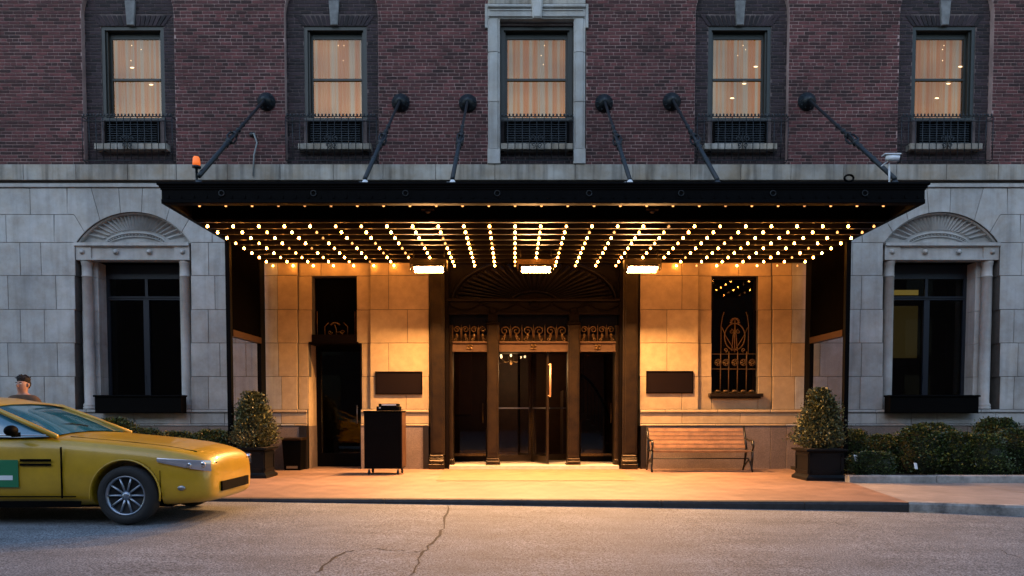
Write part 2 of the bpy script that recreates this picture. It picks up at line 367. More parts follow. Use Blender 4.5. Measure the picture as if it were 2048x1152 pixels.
# entrance paving, dividing line runs slightly askew
b = MB(); xs = [-5.7 + i*.5 for i in range(22)]; xs = [x for x in xs if x < 5.0]
vs = []
for x in xs: vs += [(x, ykerb(x)+KT, 0), (x, 16.6, 0)]
vs += [(xr_div, ykerb(xr_div)+.01, 0), (xtop, 12.6, 0), (xtop+.1, 16.6, 0)]
n = len(xs); fs = [(2*i, 2*i+2, 2*i+3, 2*i+1) for i in range(n-1)] + [(2*n-2, 2*n, 2*n+1, 2*n+2, 2*n-1)]
b._add(vs, fs); b.build('entrance_paving', M['paving'], kind='structure')
sw = thing('sidewalk', kind='structure')
def slab(x0, x1):
    b = MB(); g = .008; xa = lambda y, x: x
    n = 4; vs = []
    for i in range(n+1):
        x = x0+g + (x1-x0-2*g)*i/n; vs += [(x, ykerb(x)+KT, -.004), (x, 12.62, -.004), (x, ykerb(x)+KT, -.2), (x, 12.62, -.2)]
    fs = []
    for i in range(n):
        a = 4*i; fs += [(a, a+4, a+5, a+1), (a+2, a+6, a+4, a), (a+1, a+5, a+7, a+3)]
    fs += [(0,1,3,2), (4*n, 4*n+2, 4*n+3, 4*n+1)]
    b._add(vs, fs); return b.build('paving_slab', M['concrete'], sw)
for a, c in ((4.9,7.62),(7.62,9.5),(9.5,11.4),(11.4,13.3),(13.3,15.2),(15.2,17.5)): slab(a, c)
for a, c in ((-7.5,-5.69),(-9.3,-7.5),(-11.2,-9.3),(-13.1,-11.2),(-15,-13.1),(-17,-15)): slab(a, c)
# kerb, one object per stone
kerb = thing('kerb', kind='structure')
def kstone(x0, x1, m, g=.004, top=0.0):
    b = MB(); n = 3; vs = []
    for i in range(n+1):
        x = x0+g + (x1-x0-2*g)*i/n; y = ykerb(x); zb = -.4
        vs += [(x, y+.012, zb), (x, y, top-.03), (x, y+.02, top), (x, y+KT, top), (x, y+KT, zb)]
    fs = []
    for i in range(n):
        a = 5*i
        for k in range(4): fs.append((a+k, a+5+k, a+6+k, a+1+k))
    fs += [(0,1,2,3,4), tuple(5*n+k for k in (4,3,2,1,0))]
    b._add(vs, fs); return b.build('kerb_stone', m, kerb)
x = -17.0
while x < xr_div - .05:
    x1 = min(x+1.9, xr_div); 
    if xr_div - x1 < .5: x1 = xr_div
    kstone(x, x1, M['curb'], top=-.001); x = x1
while x < 17: kstone(x, x+1.6, M['kerbw'], top=.006); x += 1.6
# cracks in the road
def crack(pts, w, jit=5):
    b = MB(); L = []
    for (a, c) in zip(pts, pts[1:]):
        k = max(2, int(math.hypot(c[0]-a[0], c[1]-a[1])/7))
        for i in range(k): L.append((a[0]+(c[0]-a[0])*i/k + random.uniform(-jit, jit), a[1]+(c[1]-a[1])*i/k + random.uniform(-2, 2)))
    L.append(pts[-1]); vs = []
    for i, (px, py) in enumerate(L):
        yy = ypix(py, -.07); xx = PX(px, yy, py); yy = ypix(py, zroad(xx)); xx = PX(px, yy, py)
        ww = w*random.uniform(.4, 1.5)*(.35 if i in (0, len(L)-1) else 1)
        vs += [(xx-ww/2, yy, zroad(xx)+.004), (xx+ww/2, yy+random.uniform(0,.02), zroad(xx)+.004)]
    b._add(vs, [(2*i, 2*i+1, 2*i+3, 2*i+2) for i in range(len(L)-1)])
    o = b.build('crack', M['crack'], road, label='dark crack running across the asphalt'); return o
crack([(897,1012),(893,1035),(893,1052),(885,1062),(872,1077),(858,1090),(858,1098),(842,1107),(840,1120),(830,1140),(818,1152)], .022)
crack([(858,1098),(835,1104),(812,1107)], .014, 2)
crack([(725,1097),(695,1105),(668,1118),(645,1135),(632,1146)], .022, 3)
crack([(740,1098),(775,1100),(812,1103)], .003, 2)
crack([(1660,1040),(1685,1050),(1694,1044),(1700,1040)], .010, 2)
crack([(1980,1095),(2010,1105),(2048,1118)], .010, 3)
# door mat and threshold
ym0, ym1 = ypix(962), ypix(938.5)
b = MB(); b._add([(PX(872,ym0,962), ym0, .006), (PX(1272,ym0,962), ym0, .006), (PX(1240,ym1,938), ym1, .006), (PX(890,ym1,938), ym1, .006)], [(0,1,2,3)])
mt = b.build('floor_inlay', mat('inlay_stone', (.25,.15,.085), .6, var=.3, scale=3, bump=.2), kind='structure')
bb = MB(); xs0, xs1 = PX(900,Y0,930), PX(1236,Y0,930)
bb.box(xs0, xs1, 15.55, 19.5, .0, .075); bb.build('threshold', M['thresh'], kind='structure')

# ================================================================== HOTEL
hotel = thing('hotel_building', 'dark red brick hotel front over a pale limestone ground floor, behind the lit black canopy', 'building', (.4, Y0, 0))
ZB = {k: PZ(k, Y0) for k in (330, 362, 366, 376, 429, 485, 551, 619, 686, 753, 819, 826, 850, 853)}
# ---------- ashlar
CX1, CX2 = 266, 1883
def arcx(cx): return cx
swall = thing('stone_wall', parent=hotel, loc=(.4, Y0, 0))
JG = .0042
def X(px, py=600): return PX(px, Y0, py)
COUR = [(376,429),(429,485),(485,551),(551,619),(619,686),(686,753),(753,819)]
OFFB = .07
bays = [(595, 740), (1397, 1545)]
def fr(xp):
    for a, b_ in bays:
        if a <= xp < b_: return Y0 + OFFB
    return Y0
JL = [ # joints for each course, px, in view; left wall then right wall
 [-500,-390,-280,-170,-60,60,134, 398, 520, 640, 760],
 [-540,-430,-320,-210,-100,12,108, 424, 500, 592, 680, 777],
 [-500,-395,-285,-175,-70,40,82, 417, 470, 555, 640, 740, 777],
 [-540,-430,-330,-220,-100,16,112, 430, 492, 555, 777],
 [-500,-395,-285,-175,-70,41,89, 417, 470, 555, 0+815],
 [-540,-430,-320,-210,-100,16,115, 440, 492, 557, 777],
 [-500,-390,-280,-170,-60,89, 417, 470, 563, 0+812]]
JR = [
 [1364,1500,1620,1705, 2015,2120,2230,2340,2450],
 [1340,1440,1560,1660,1725, 2040,2150,2260,2370],
 [1364,1480,1584,1655,1705, 2044,2120,2230,2340,2450],
 [1364,1584,1640,1723, 2050,2150,2260,2370],
 [1334,1584,1655,1720, 2028,2120,2230,2340,2450],
 [1334,1582,1640,1723, 2036,2150,2260,2370],
 [1364,1590,1655,1720, 2028,2120,2230,2340]]
OPEN = [ # openings px: x0,x1,ytop,ybot
 (150,382,485,819),(1766,2000,485,819),(622,712,551,686),(615,722,686,938),(1425,1518,551,787)]
# courses: arch zones are removed from the first two courses and built from wedges
def runs(x0, x1, yt, yb, course):
    cuts = [(x0, x1)]
    rem = [(o[0], o[1]) for o in OPEN if o[2] < yb-2 and o[3] > yt+2]
    if course == 0: rem += [(134,398),(1883-132,1883+132)]
    if course == 1: rem += [(108,424),(1883-158,1883+158)]
    for r in rem:
        nc = []
        for a, b_ in cuts:
            if r[1] <= a or r[0] >= b_: nc.append((a, b_)); continue
            if r[0] > a: nc.append((a, r[0]))
            if r[1] < b_: nc.append((r[1], b_))
        cuts = nc
    out = []
    for a, b_ in cuts:
        ps = [a] + sorted(p for bb_ in bays for p in bb_ if a < p < b_) + [b_]
        out += list(zip(ps, ps[1:]))
    return out
back = MB()
def stone(poly, yf, m, parent, name='stone_block', c=.006, depth=.1):
    cx = sum(p[0] for p in poly)/len(poly); cz = sum(p[1] for p in poly)/len(poly)
    b = MB(); b.prism(inset_ccw(poly, JG), yf + random.uniform(-.0015,.0015), yf+depth, c)
    return b.build(name, m, parent, at=(cx, yf, cz))
def inset_ccw(poly, c):
    n = len(poly); A = sum(poly[i][0]*poly[(i+1)%n][1] - poly[(i+1)%n][0]*poly[i][1] for i in range(n))
    if A < 0: poly = poly[::-1]
    return inset(poly, c)
LAMPLIT = (525, 1612)  # stretch of wall given the lamplight-tinted stone
for ci, (yt, yb) in enumerate(COUR):
    zt, zb = PZ(yt, Y0), PZ(yb, Y0); ym = (yt+yb)/2
    for side, (lo, hi, J) in enumerate(((-600, 858, JL[ci]), (1280, 2480, JR[ci]))):
        for a, b_ in runs(lo, hi, yt, yb, ci):
            yf = fr((a+b_)/2)
            x0, x1 = X(a, ym), X(b_, ym)
            back.box(x0+.0005, x1-.0005, yf+.012, Y0+.42, zb, zt)
            ps = [a] + [j for j in J if a+18 < j < b_-18] + [b_]
            for p, q in zip(ps, ps[1:]):
                m = M['lamplit_stone'] if LAMPLIT[0] < (p+q)/2 < LAMPLIT[1] else M['stone']
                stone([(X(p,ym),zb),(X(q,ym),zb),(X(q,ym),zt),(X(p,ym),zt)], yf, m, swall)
# small lintel infill below grille window
x0, x1 = X(1425,800), X(1518,800)
stone([(x0,PZ(819,Y0)),(x1,PZ(819,Y0)),(x1,PZ(787,Y0)),(x0,PZ(787,Y0))], Y0+OFFB, M['lamplit_stone'], swall)
back.box(x0, x1, Y0+OFFB+.012, Y0+.42, PZ(819,Y0), PZ(787,Y0))
def px2(p): return P(p[0], p[1], Y0)
def arch_geo(cx):
    hw = 116; RR = 136.5; cy = 560.5
    def pt(dx, y): return (cx+dx, y)
    def arc(d0, d1, n=6):
        a0 = math.asin(max(-1,min(1,d0/RR))); a1 = math.asin(max(-1,min(1,d1/RR)))
        return [(cx+RR*math.sin(a0+(a1-a0)*i/n), cy-RR*math.cos(a0+(a1-a0)*i/n)) for i in range(n+1)]
    cells = []
    cells.append(arc(-25,17,3)[::1] + [(cx+19,376),(cx-29,376)])
    for s in (-1, 1):
        k1 = (-25,-29) if s < 0 else (17,19); e = abs(k1[0]); e2 = abs(k1[1])
        cells.append([(cx+s*e2,376)] + arc(s*e, s*66, 3) + [(cx+s*84,376)])
        cells.append([(cx+s*84,376)] + arc(s*66, s*97, 3) + [(cx+s*116,432),(cx+s*119,429),(cx+s*132,429),(cx+s*132,376)])
        cells.append([(cx+s*116,432)] + arc(s*97, s*116, 3) + [(cx+s*116,485),(cx+s*158,485),(cx+s*158,429),(cx+s*119,429)])
    return cells, arc
for cx in (CX1, CX2):
    cells, arc = arch_geo(cx)
    for c in cells:
        poly = [px2(p) for p in c]
        stone(poly, Y0, M['stone'], swall, name='arch_stone')
        back.prism(poly, Y0+.012, Y0+.42)
# thin strip under the belt course
for a, b_ in ((-600, 1029), (1029, 2480)):
    back.box(X(a,371), X(b_,371), Y0+.012, Y0+.42, ZB[376], ZB[362]+.0)
    bm_ = MB(); bm_.cbox(X(a,371), X(b_,371), Y0-.035, Y0+.02, PZ(375,Y0), PZ(367.5,Y0), .006); bm_.build('fillet_moulding', M['stone'], swall)
# jamb backing around arched windows is the reveal of the mortar core
back.build('mortar_core', M['mortar_s'], swall)
# ---------- water table, plinth course and granite base
def band(name, y0p, y1p, yf, m, skips, joints, piece='stone_block', c=.006, depth=.3, parent=None, lo=-600, hi=2480):
    g = thing(name, parent=hotel, loc=(.4, Y0, 0))
    cuts = [(lo, hi)]
    for r in skips:
        nc = []
        for a, b_ in cuts:
            if r[1] <= a or r[0] >= b_: nc.append((a, b_)); continue
            if r[0] > a: nc.append((a, r[0]))
            if r[1] < b_: nc.append((r[1], b_))
        cuts = nc
    zt, zb = PZ(y0p, Y0), (PZ(y1p, Y0) if y1p < 930 else 0)
    if name == 'granite_base': zb = -.05
    ym = (y0p+y1p)/2
    bk = MB()
    for a, b_ in cuts:
        bk.box(X(a,ym), X(b_,ym), yf+.012, Y0+.4, zb, zt)
        ps = [a] + [j for j in joints if a+15 < j < b_-15] + [b_]
        for p, q in zip(ps, ps[1:]):
            mm = m
            if m is M['stone'] and LAMPLIT[0] < (p+q)/2 < LAMPLIT[1]: mm = M['lamplit_stone']
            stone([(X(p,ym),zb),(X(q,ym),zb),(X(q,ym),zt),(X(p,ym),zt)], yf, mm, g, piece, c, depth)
    bk.build('mortar_core', M['mortar_s'], g)
    return g
DOOR = (615, 722)
ENT = (858, 1280)
band('water_table', 819, 825.5, Y0-.05, M['stone'], [DOOR, ENT], list(range(-560, 2480, 105)), c=.012, depth=.1)
band('plinth_course', 826, 848, Y0-.02, M['stone'], [DOOR, ENT], [-520,-400,-280,-160,-40,60,165,268,382,450,563,655,777,1364,1480,1600,1752,1822,1873,1990,2110,2230,2350], depth=.1)
band('ledge_moulding', 848.2, 852, Y0-.045, M['stone'], [DOOR, ENT], list(range(-530, 2480, 140)), c=.01, depth=.1)
gb = band('granite_base', 852.2, 938, Y0-.03, M['granite'], [(600, 722), (847, 1292)], [-520,-380,-240,-100,40,180,300,418,540,760,1540,1572,1700,1808,1932,2070,2200], 'granite_block', depth=.12)
# a course joint in the granite left of the bush
# ---------- belt course
belt = band('belt_course', 330, 362, Y0-.06, M['belt'], [], [-480,-375,-270,-160,-55,50,155,258,355,457,562,668,767,872,990,1150,1265,1380,1480,1580,1685,1790,1890,1993,2095,2200,2300], c=.008, depth=.12)
# ---------- brickwork
bwall = thing('brick_wall', parent=hotel, loc=(.4, Y0, 5.5))
ZW0 = PZ(330, Y0); ZTOP = 12.4
BAY = [(257.5, 92.5, 257, 60), (663.5, 93.5, 665, 62), None, (1483.5, 93.5, 1478.5, 61), (1891, 94, 1889.5, 62)]
def XB(px, py=180): return PX(px, Y0, py)
CH, BL, MJ = .0695, .215, .0175
bayx = []
for q in BAY:
    if q: bayx.append((XB(q[0]-q[1]), XB(q[0]+q[1]), XB(q[0])))
zspring = PZ(28, Y0)
stonex = (XB(978), XB(1172))
OFF = .13
def inbay(x, z):
    for a, b_, c in bayx:
        if a < x < b_:
            if z < zspring or (x-c)**2 + (z-zspring)**2 < ((b_-a)/2)**2: return (a, b_, c)
    return None
many = MB(); dark_bricks = MB(); unitbrick = []
ncourse = int((ZTOP-ZW0)/CH)
XL, XR = -14.2, 13.8
singles = []
winb = []
for i, q in enumerate(BAY):
    if q is None: cxp, hwp = 1073.5, 73
    else: cxp, hwp = q[2]+3.5, 63
    winb.append((XB(cxp-hwp), XB(cxp+hwp), PZ(46, Y0), PZ(300, Y0)))
def clip_row(a, b_, rem):
    cuts = [(a, b_)]
    for r in rem:
        nc = []
        for p, q in cuts:
            if r[1] <= p or r[0] >= q: nc.append((p, q)); continue
            if r[0] > p: nc.append((p, r[0]))
            if r[1] < q: nc.append((r[1], q))
        cuts = nc
    return cuts
for j in range(ncourse):
    z0 = ZW0 + j*CH + MJ*.5; z1 = z0 + CH - MJ; zc = (z0+z1)/2
    rem = []
    for a, b_, c in bayx:
        if zc < zspring: rem.append((a, b_))
        else:
            r = (b_-a)/2; d = r*r - (zc-zspring)**2
            if d > 0: rem.append((c-math.sqrt(d), c+math.sqrt(d)))
    if zc < PZ(12, Y0): rem.append(stonex)
    header = (j % 7 == 1)
    step = (BL/2 if header else BL) + MJ*.8
    off = (step/2)*(j % 2) + (0.02*math.sin(j*1.7))
    for ra, rb in clip_row(XL, XR, rem):
        k = math.floor((ra-off)/step)
        while True:
            p = max(ra, off+k*step) + MJ*.4; q = min(rb, off+(k+1)*step) - MJ*.4
            if off+k*step >= rb: break
            if q-p > .02:
                v = random.random(); 
                if random.random() < .06: v = -.1
                y = Y0 + random.uniform(-.003, .003)
                full = abs((q-p) - (step-MJ*.8)) < .004 and not header
                if full and abs(p-.42) < 3.4 and z1 < 7.6 and len(singles) < 300 and ((p < stonex[0]-.25 and p > -2.4) or (p > stonex[1] and p < 3.6)): singles.append((p, q, y, z0, z1))
                else: many.box(p, q, y, y+.05, z0, z1, val=v)
            k += 1
    # recessed bays
    for bi, (a, b_, c) in enumerate(bayx):
        if zc < zspring: lo, hi = a, b_
        else:
            r = (b_-a)/2; d = r*r - (zc-zspring)**2
            if d <= 0: continue
            lo, hi = c-math.sqrt(d), c+math.sqrt(d)
        wi = [0,1,3,4][bi]; W_ = winb[wi]; rm = []
        if W_[3]-.02 < zc < W_[2]: rm.append((W_[0], W_[1]))
        elif W_[2] <= zc < W_[2]+.22: rm.append((W_[0]-.02, W_[1]+.02))
        for ra, rb in clip_row(lo, hi, rm):
            k = math.floor((ra-off)/step)
            while off+k*step < rb:
                p = max(ra, off+k*step) + MJ*.4; q = min(rb, off+(k+1)*step) - MJ*.4
                if q-p > .02: dark_bricks.box(p, q, Y0+OFF, Y0+OFF+.05, z0, z1, val=random.random())
                k += 1
    # spandrel bricks within the stone surround
    a, b_ = XB(1000), XB(1147)
    if zc < PZ(300, Y0):
        k = math.floor((a-off)/step)
        while off+k*step < b_:
            p = max(a, off+k*step) + MJ*.4; q = min(b_, off+(k+1)*step) - MJ*.4
            if q-p > .02: dark_bricks.box(p, q, Y0+OFF, Y0+OFF+.05, z0, z1, val=random.random())
            k += 1
ub = MB(); ub.box(-BL/2, BL/2, 0, .05, -(CH-MJ)/2, (CH-MJ)/2)
ume = None
for (p, q, y, z0, z1) in singles:
    at = ((p+q)/2, y, (z0+z1)/2)
    if ume is None:
        bb = MB(); bb.box(p, q, y, y+.05, z0, z1); o = bb.build('brick', M['brick'], bwall, at=at); ume = o.data
    else: inst('brick', ume, bwall, at)
# soldier lintels and bay arches edges
for i in (0, 1, 3, 4):
    W_ = winb[i]; n = 16; wd = (W_[1]-W_[0]+.04)/n
    for k in range(n):
        p = W_[0]-.02 + k*wd; c = (W_[0]+W_[1])/2; t = (p+wd/2-c)*.25
        dark_bricks.prism([(p+.006,W_[2]+.005),(p+wd-.006,W_[2]+.005),(p+wd-.006+t,W_[2]+.215),(p+.006+t,W_[2]+.215)], Y0+OFF-.01, Y0+OFF+.05, 0, val=random.random()*.8)
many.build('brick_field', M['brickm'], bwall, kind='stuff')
dark_bricks.build('dark_brick_field', M['brickd'], bwall, kind='stuff')
# mortar bed
mb = MB()
# build the bed as strips
edges = sorted([XL, XR] + [e for a, b_, c in bayx for e in (a, b_)] + list(stonex))
zt_ = zspring
for p, q in zip(edges, edges[1:]):
    mid = (p+q)/2; isb = any(a < mid < b_ for a, b_, c in bayx); iss = stonex[0] < mid < stonex[1]
    if isb:
        a, b_, c = [t for t in bayx if t[0] < mid < t[1]][0]; wi = winb[[0,1,3,4][[t for t in bayx].index((a,b_,c))]]
        continue
    elif iss: continue
    else: mb.box(p, q, Y0+.010, Y0+.4, ZW0, ZTOP)
mbd = MB()
for bi, (a, b_, c) in enumerate(bayx):
    W_ = winb[[0,1,3,4][bi]]; r = (b_-a)/2
    # arch spandrel above the bay: polygon columns
    n = 20
    for k in range(n):
        a0 = pi - pi*k/n; a1 = pi - pi*(k+1)/n
        p0 = (c+r*math.cos(a0), zspring+r*math.sin(a0)); p1 = (c+r*math.cos(a1), zspring+r*math.sin(a1))
        mb.prism([p0, p1, (p1[0], ZTOP), (p0[0], ZTOP)], Y0+.010, Y0+.4)
    yb_ = Y0+OFF+.010
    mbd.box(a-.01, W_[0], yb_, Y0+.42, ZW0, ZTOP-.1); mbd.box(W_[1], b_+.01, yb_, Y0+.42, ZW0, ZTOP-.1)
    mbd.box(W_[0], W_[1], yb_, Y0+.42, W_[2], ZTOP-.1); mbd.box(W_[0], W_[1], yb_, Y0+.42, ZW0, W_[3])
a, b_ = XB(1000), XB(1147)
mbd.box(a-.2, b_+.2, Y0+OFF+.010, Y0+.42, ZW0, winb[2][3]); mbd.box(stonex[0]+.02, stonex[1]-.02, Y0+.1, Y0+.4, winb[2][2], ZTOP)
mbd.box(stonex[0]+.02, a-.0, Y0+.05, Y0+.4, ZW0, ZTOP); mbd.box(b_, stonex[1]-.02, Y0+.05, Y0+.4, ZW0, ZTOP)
mb.build('mortar_bed', M['mortar'], bwall, kind='stuff'); mbd.build('dark_mortar_bed', M['mortard'], bwall, kind='stuff')
cb = MB(); cb.box(-14.5, 14.2, 22.0, 22.3, -.3, 12.5); cb.box(-14.5, 14.2, Y0+.41, 22.0, 12.41, 12.6); cb.box(-14.6, -14.3, Y0+.02, 22.0, -.3, 12.4); cb.box(13.9, 14.2, Y0+.02, 22.0, -.3, 12.4)
cb.build('rear_shell', M['room'], hotel)
# ---------- upper windows
def upper_window(i, W_):
    x0, x1, zt, zb = W_; cx = (x0+x1)/2
    wdw = thing('window', parent=hotel, loc=(cx, Y0+OFF, zb))
    wdw['label'] = ['upstairs window far left with lit curtain', 'upstairs window second from left with lit curtain', 'central upstairs window inside pale stone surround', 'upstairs window second from right with lit curtain', 'upstairs window far right with lit curtain'][i]
    zs = PZ(232, Y0)
    ya = Y0+OFF+.02
    b = MB()  # outer frame
    t = .07
    b.box(x0, x0+t, ya, ya+.14, zs, zt); b.box(x1-t, x1, ya, ya+.14, zs, zt); b.box(x0+t, x1-t, ya, ya+.14, zt-.07, zt); b.box(x0-.01, x1+.01, ya-.05, ya+.16, zs-.05, zs)
    b.box(x0+t, x0+t+.035, ya+.05, ya+.3, zs, zt-.07); b.box(x1-t-.035, x1-t, ya+.05, ya+.3, zs, zt-.07)
    b.build('frame', M['framegreen'], wdw)
    zm = PZ(148, Y0)
    a_, c_ = x0+t+.035, x1-t-.035; za = zs+.001; zc = zt-.07
    b = MB(); b.box(a_, a_+.04, ya+.14, ya+.18, za, zc); b.box(c_-.04, c_, ya+.14, ya+.18, za, zc); b.box(a_+.04, c_-.04, ya+.14, ya+.18, za, za+.05); b.box(a_+.04, c_-.04, ya+.14, ya+.18, zc-.12, zc); b.box(a_+.04, c_-.04, ya+.12, ya+.18, zm-.02, zm+.025)
    b.build('sash', M['framegreen'], wdw)
    for (p, q) in ((za+.05, zm-.02), (zm+.025, zc-.12)):
        b = MB(); b.box(a_+.04, c_-.04, ya+.155, ya+.160, p, q); b.build('pane', M['glassw'], wdw)
    # curtain
    b = MB(); n = 90; vs = []
    for k in range(n+1):
        xx = a_ + (c_-a_)*k/n; yy = ya+.26 + .02*math.sin(k*1.15+i) + .012*math.sin(k*.41+i*2)
        vs += [(xx, yy, za-.02), (xx, yy+.01, zc)]
    b._add(vs, [(2*k, 2*k+2, 2*k+3, 2*k+1) for k in range(n)], True)
    b.build('curtain', curtain_mat('curtain_glow_%d' % i, i), wdw)
    b = MB(); b.box(x0-.1, x1+.1, ya+.4, ya+.45, za-.3, zc+.3); b.build('dark_interior', M['room'], wdw)
    # glowing ellipsoids added behind the pane as sparkles reflected in the glass
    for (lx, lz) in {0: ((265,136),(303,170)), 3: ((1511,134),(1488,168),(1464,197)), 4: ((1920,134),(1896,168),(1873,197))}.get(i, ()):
        px_, pz_ = P(lx, lz, ya+.22); b = MB(); b.ball((px_, ya+.205, pz_), .045, .012, .013, 10, 6); b.build('bulb_glint', M['bulb_glint'], wdw)
    for k in range(3):  # more tiny glowing beads, added as sparkle on the glass
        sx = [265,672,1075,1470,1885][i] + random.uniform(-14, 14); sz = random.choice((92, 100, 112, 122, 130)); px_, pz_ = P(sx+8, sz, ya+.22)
        b = MB(); b.ball((px_, ya+.2, pz_), .007, .005, .009, 6, 4); b.build('bulb_glint', M['bulb_glint'], wdw)
    # ventilation grille
    g0, g1 = (x0+.08, x1-.08); zg1, zg0 = PZ(240, Y0), PZ(287, Y0)
    b = MB(); b.box(g0, g0+.05, Y0+.02, Y0+OFF+.1, zg0, zg1); b.box(g1-.05, g1, Y0+.02, Y0+OFF+.1, zg0, zg1); b.box(g0+.05, g1-.05, Y0+.02, Y0+OFF+.1, zg1-.04, zg1); b.box(g0+.05, g1-.05, Y0+.02, Y0+OFF+.1, zg0, zg0+.02)
    b.box(g0+.05, g1-.05, Y0+.12, Y0+.13, zg0+.02, zg1-.04)
    b.build('vent_box', M['black'], wdw)
    b = MB(); b.box(x0, g0, Y0+.06, Y0+.4, zb, zs-.05); b.box(g1, x1, Y0+.06, Y0+.4, zb, zs-.05); b.box(g0, g1, Y0+.1, Y0+.4, zg1, zs-.05); b.build('spandrel_panel', M['mortard'] if i != 2 else M['brickd'], wdw)
    n = 9; hh = (zg1-.04-zg0-.02)/n; me = None
    for k in range(n):
        zz = zg0+.02 + hh*(k+.5)
        if me is None:
            b = MB(); b._add([(g0+.05,Y0+.035,zz-hh*.30),(g1-.05,Y0+.035,zz-hh*.30),(g1-.05,Y0+.07,zz+hh*.28),(g0+.05,Y0+.07,zz+hh*.28),(g0+.05,Y0+.035,zz-hh*.38),(g1-.05,Y0+.035,zz-hh*.38),(g1-.05,Y0+.07,zz+hh*.18),(g0+.05,Y0+.07,zz+hh*.18)],
                [(0,1,2,3),(4,5,1,0),(7,6,5,4),(3,2,6,7)])
            o = b.build('slat', M['grille'], wdw, at=(cx, Y0+.05, zz)); me = o.data
        else: inst('slat', me, wdw, (cx, Y0+.05, zz))
    b = MB(); e = .1 if i != 2 else -.0; b.cbox(x0-e, x1+e, Y0-.05, Y0+.14, PZ(300, Y0), PZ(288, Y0), .01); b.build('sill', M['belt'], wdw)
    if i != 2:
        b = MB(); b.prism([(cx-.085,zt+.0),(cx+.065,zt+.0),(cx+.10,zt+.5),(cx-.12,zt+.5)], Y0+OFF-.06, Y0+OFF+.04, .012); b.build('keystone', mat('keystone_sooty_%d' % i, (.20,.20,.20), .85, var=.5, scale=6), wdw)
    return wdw
for i, W_ in enumerate(winb): wdo = upper_window(i, W_)
# stone surround of the central window
sr = thing('window_surround', parent=hotel, loc=(XB(1074), Y0, ZW0)); sr['label'] = 'pale moulded stone frame around the central upstairs window'
xa, xb = XB(976), XB(1170); ia, ib = XB(1000), XB(1147); zt = PZ(40, Y0)
for (p, q, s_) in ((xa, ia, 0), (ib, xb, 1)):
    zz = [ZW0, PZ(300,Y0), PZ(206,Y0), PZ(107,Y0), zt]
    for z0, z1 in zip(zz, zz[1:]):
        b = MB(); b.cbox(p, q, Y0-.05, Y0+.18, z0+.003, z1-.003, .01)
        if z0 > ZW0: 
            b.cbox(p+.035, q-.045, Y0-.075, Y0-.05, z0+.003, z1-.003, .008)
        else: b.cbox(p-.01, q+.01, Y0-.09, Y0-.05, z0+.003, z1-.003, .008)
        b.build('jamb_stone', M['stone'], sr)
    ex = xa-.06 if s_ == 0 else xb+.0
    b = MB(); b.cbox(ex, ex+.06, Y0-.05, Y0+.05, PZ(58,Y0), PZ(10,Y0), .008); b.build('ear_stone', M['stone'], sr)
b = MB(); zt2 = PZ(10, Y0); b.cbox(xa, xb, Y0-.05, Y0+.18, zt, zt2, .01); b.cbox(xa+.02, xb-.02, Y0-.085, Y0-.05, zt+.03, zt+.06, .01); b.cbox(xa-.0, xb+.0, Y0-.10, Y0-.05, zt2-.09, zt2-.03, .015); b.box(xa+.05, xb-.05, Y0-.07, Y0-.05, zt2-.14, zt2-.12)
b.build('lintel_stone', M['stone'], sr)
b = MB(); cx = XB(1074, 30); b.prism([(cx-.09,zt-.03),(cx+.09,zt-.03),(cx+.14,zt2+.3),(cx-.14,zt2+.3)], Y0-.16, Y0+.0, .03); b.build('keystone', M['stone'], sr)
b = MB(); b.cbox(xa, xb, Y0-.04, Y0+.1, zt2+.003, ZTOP, .01); b.build('upper_panel', M['belt'], sr)
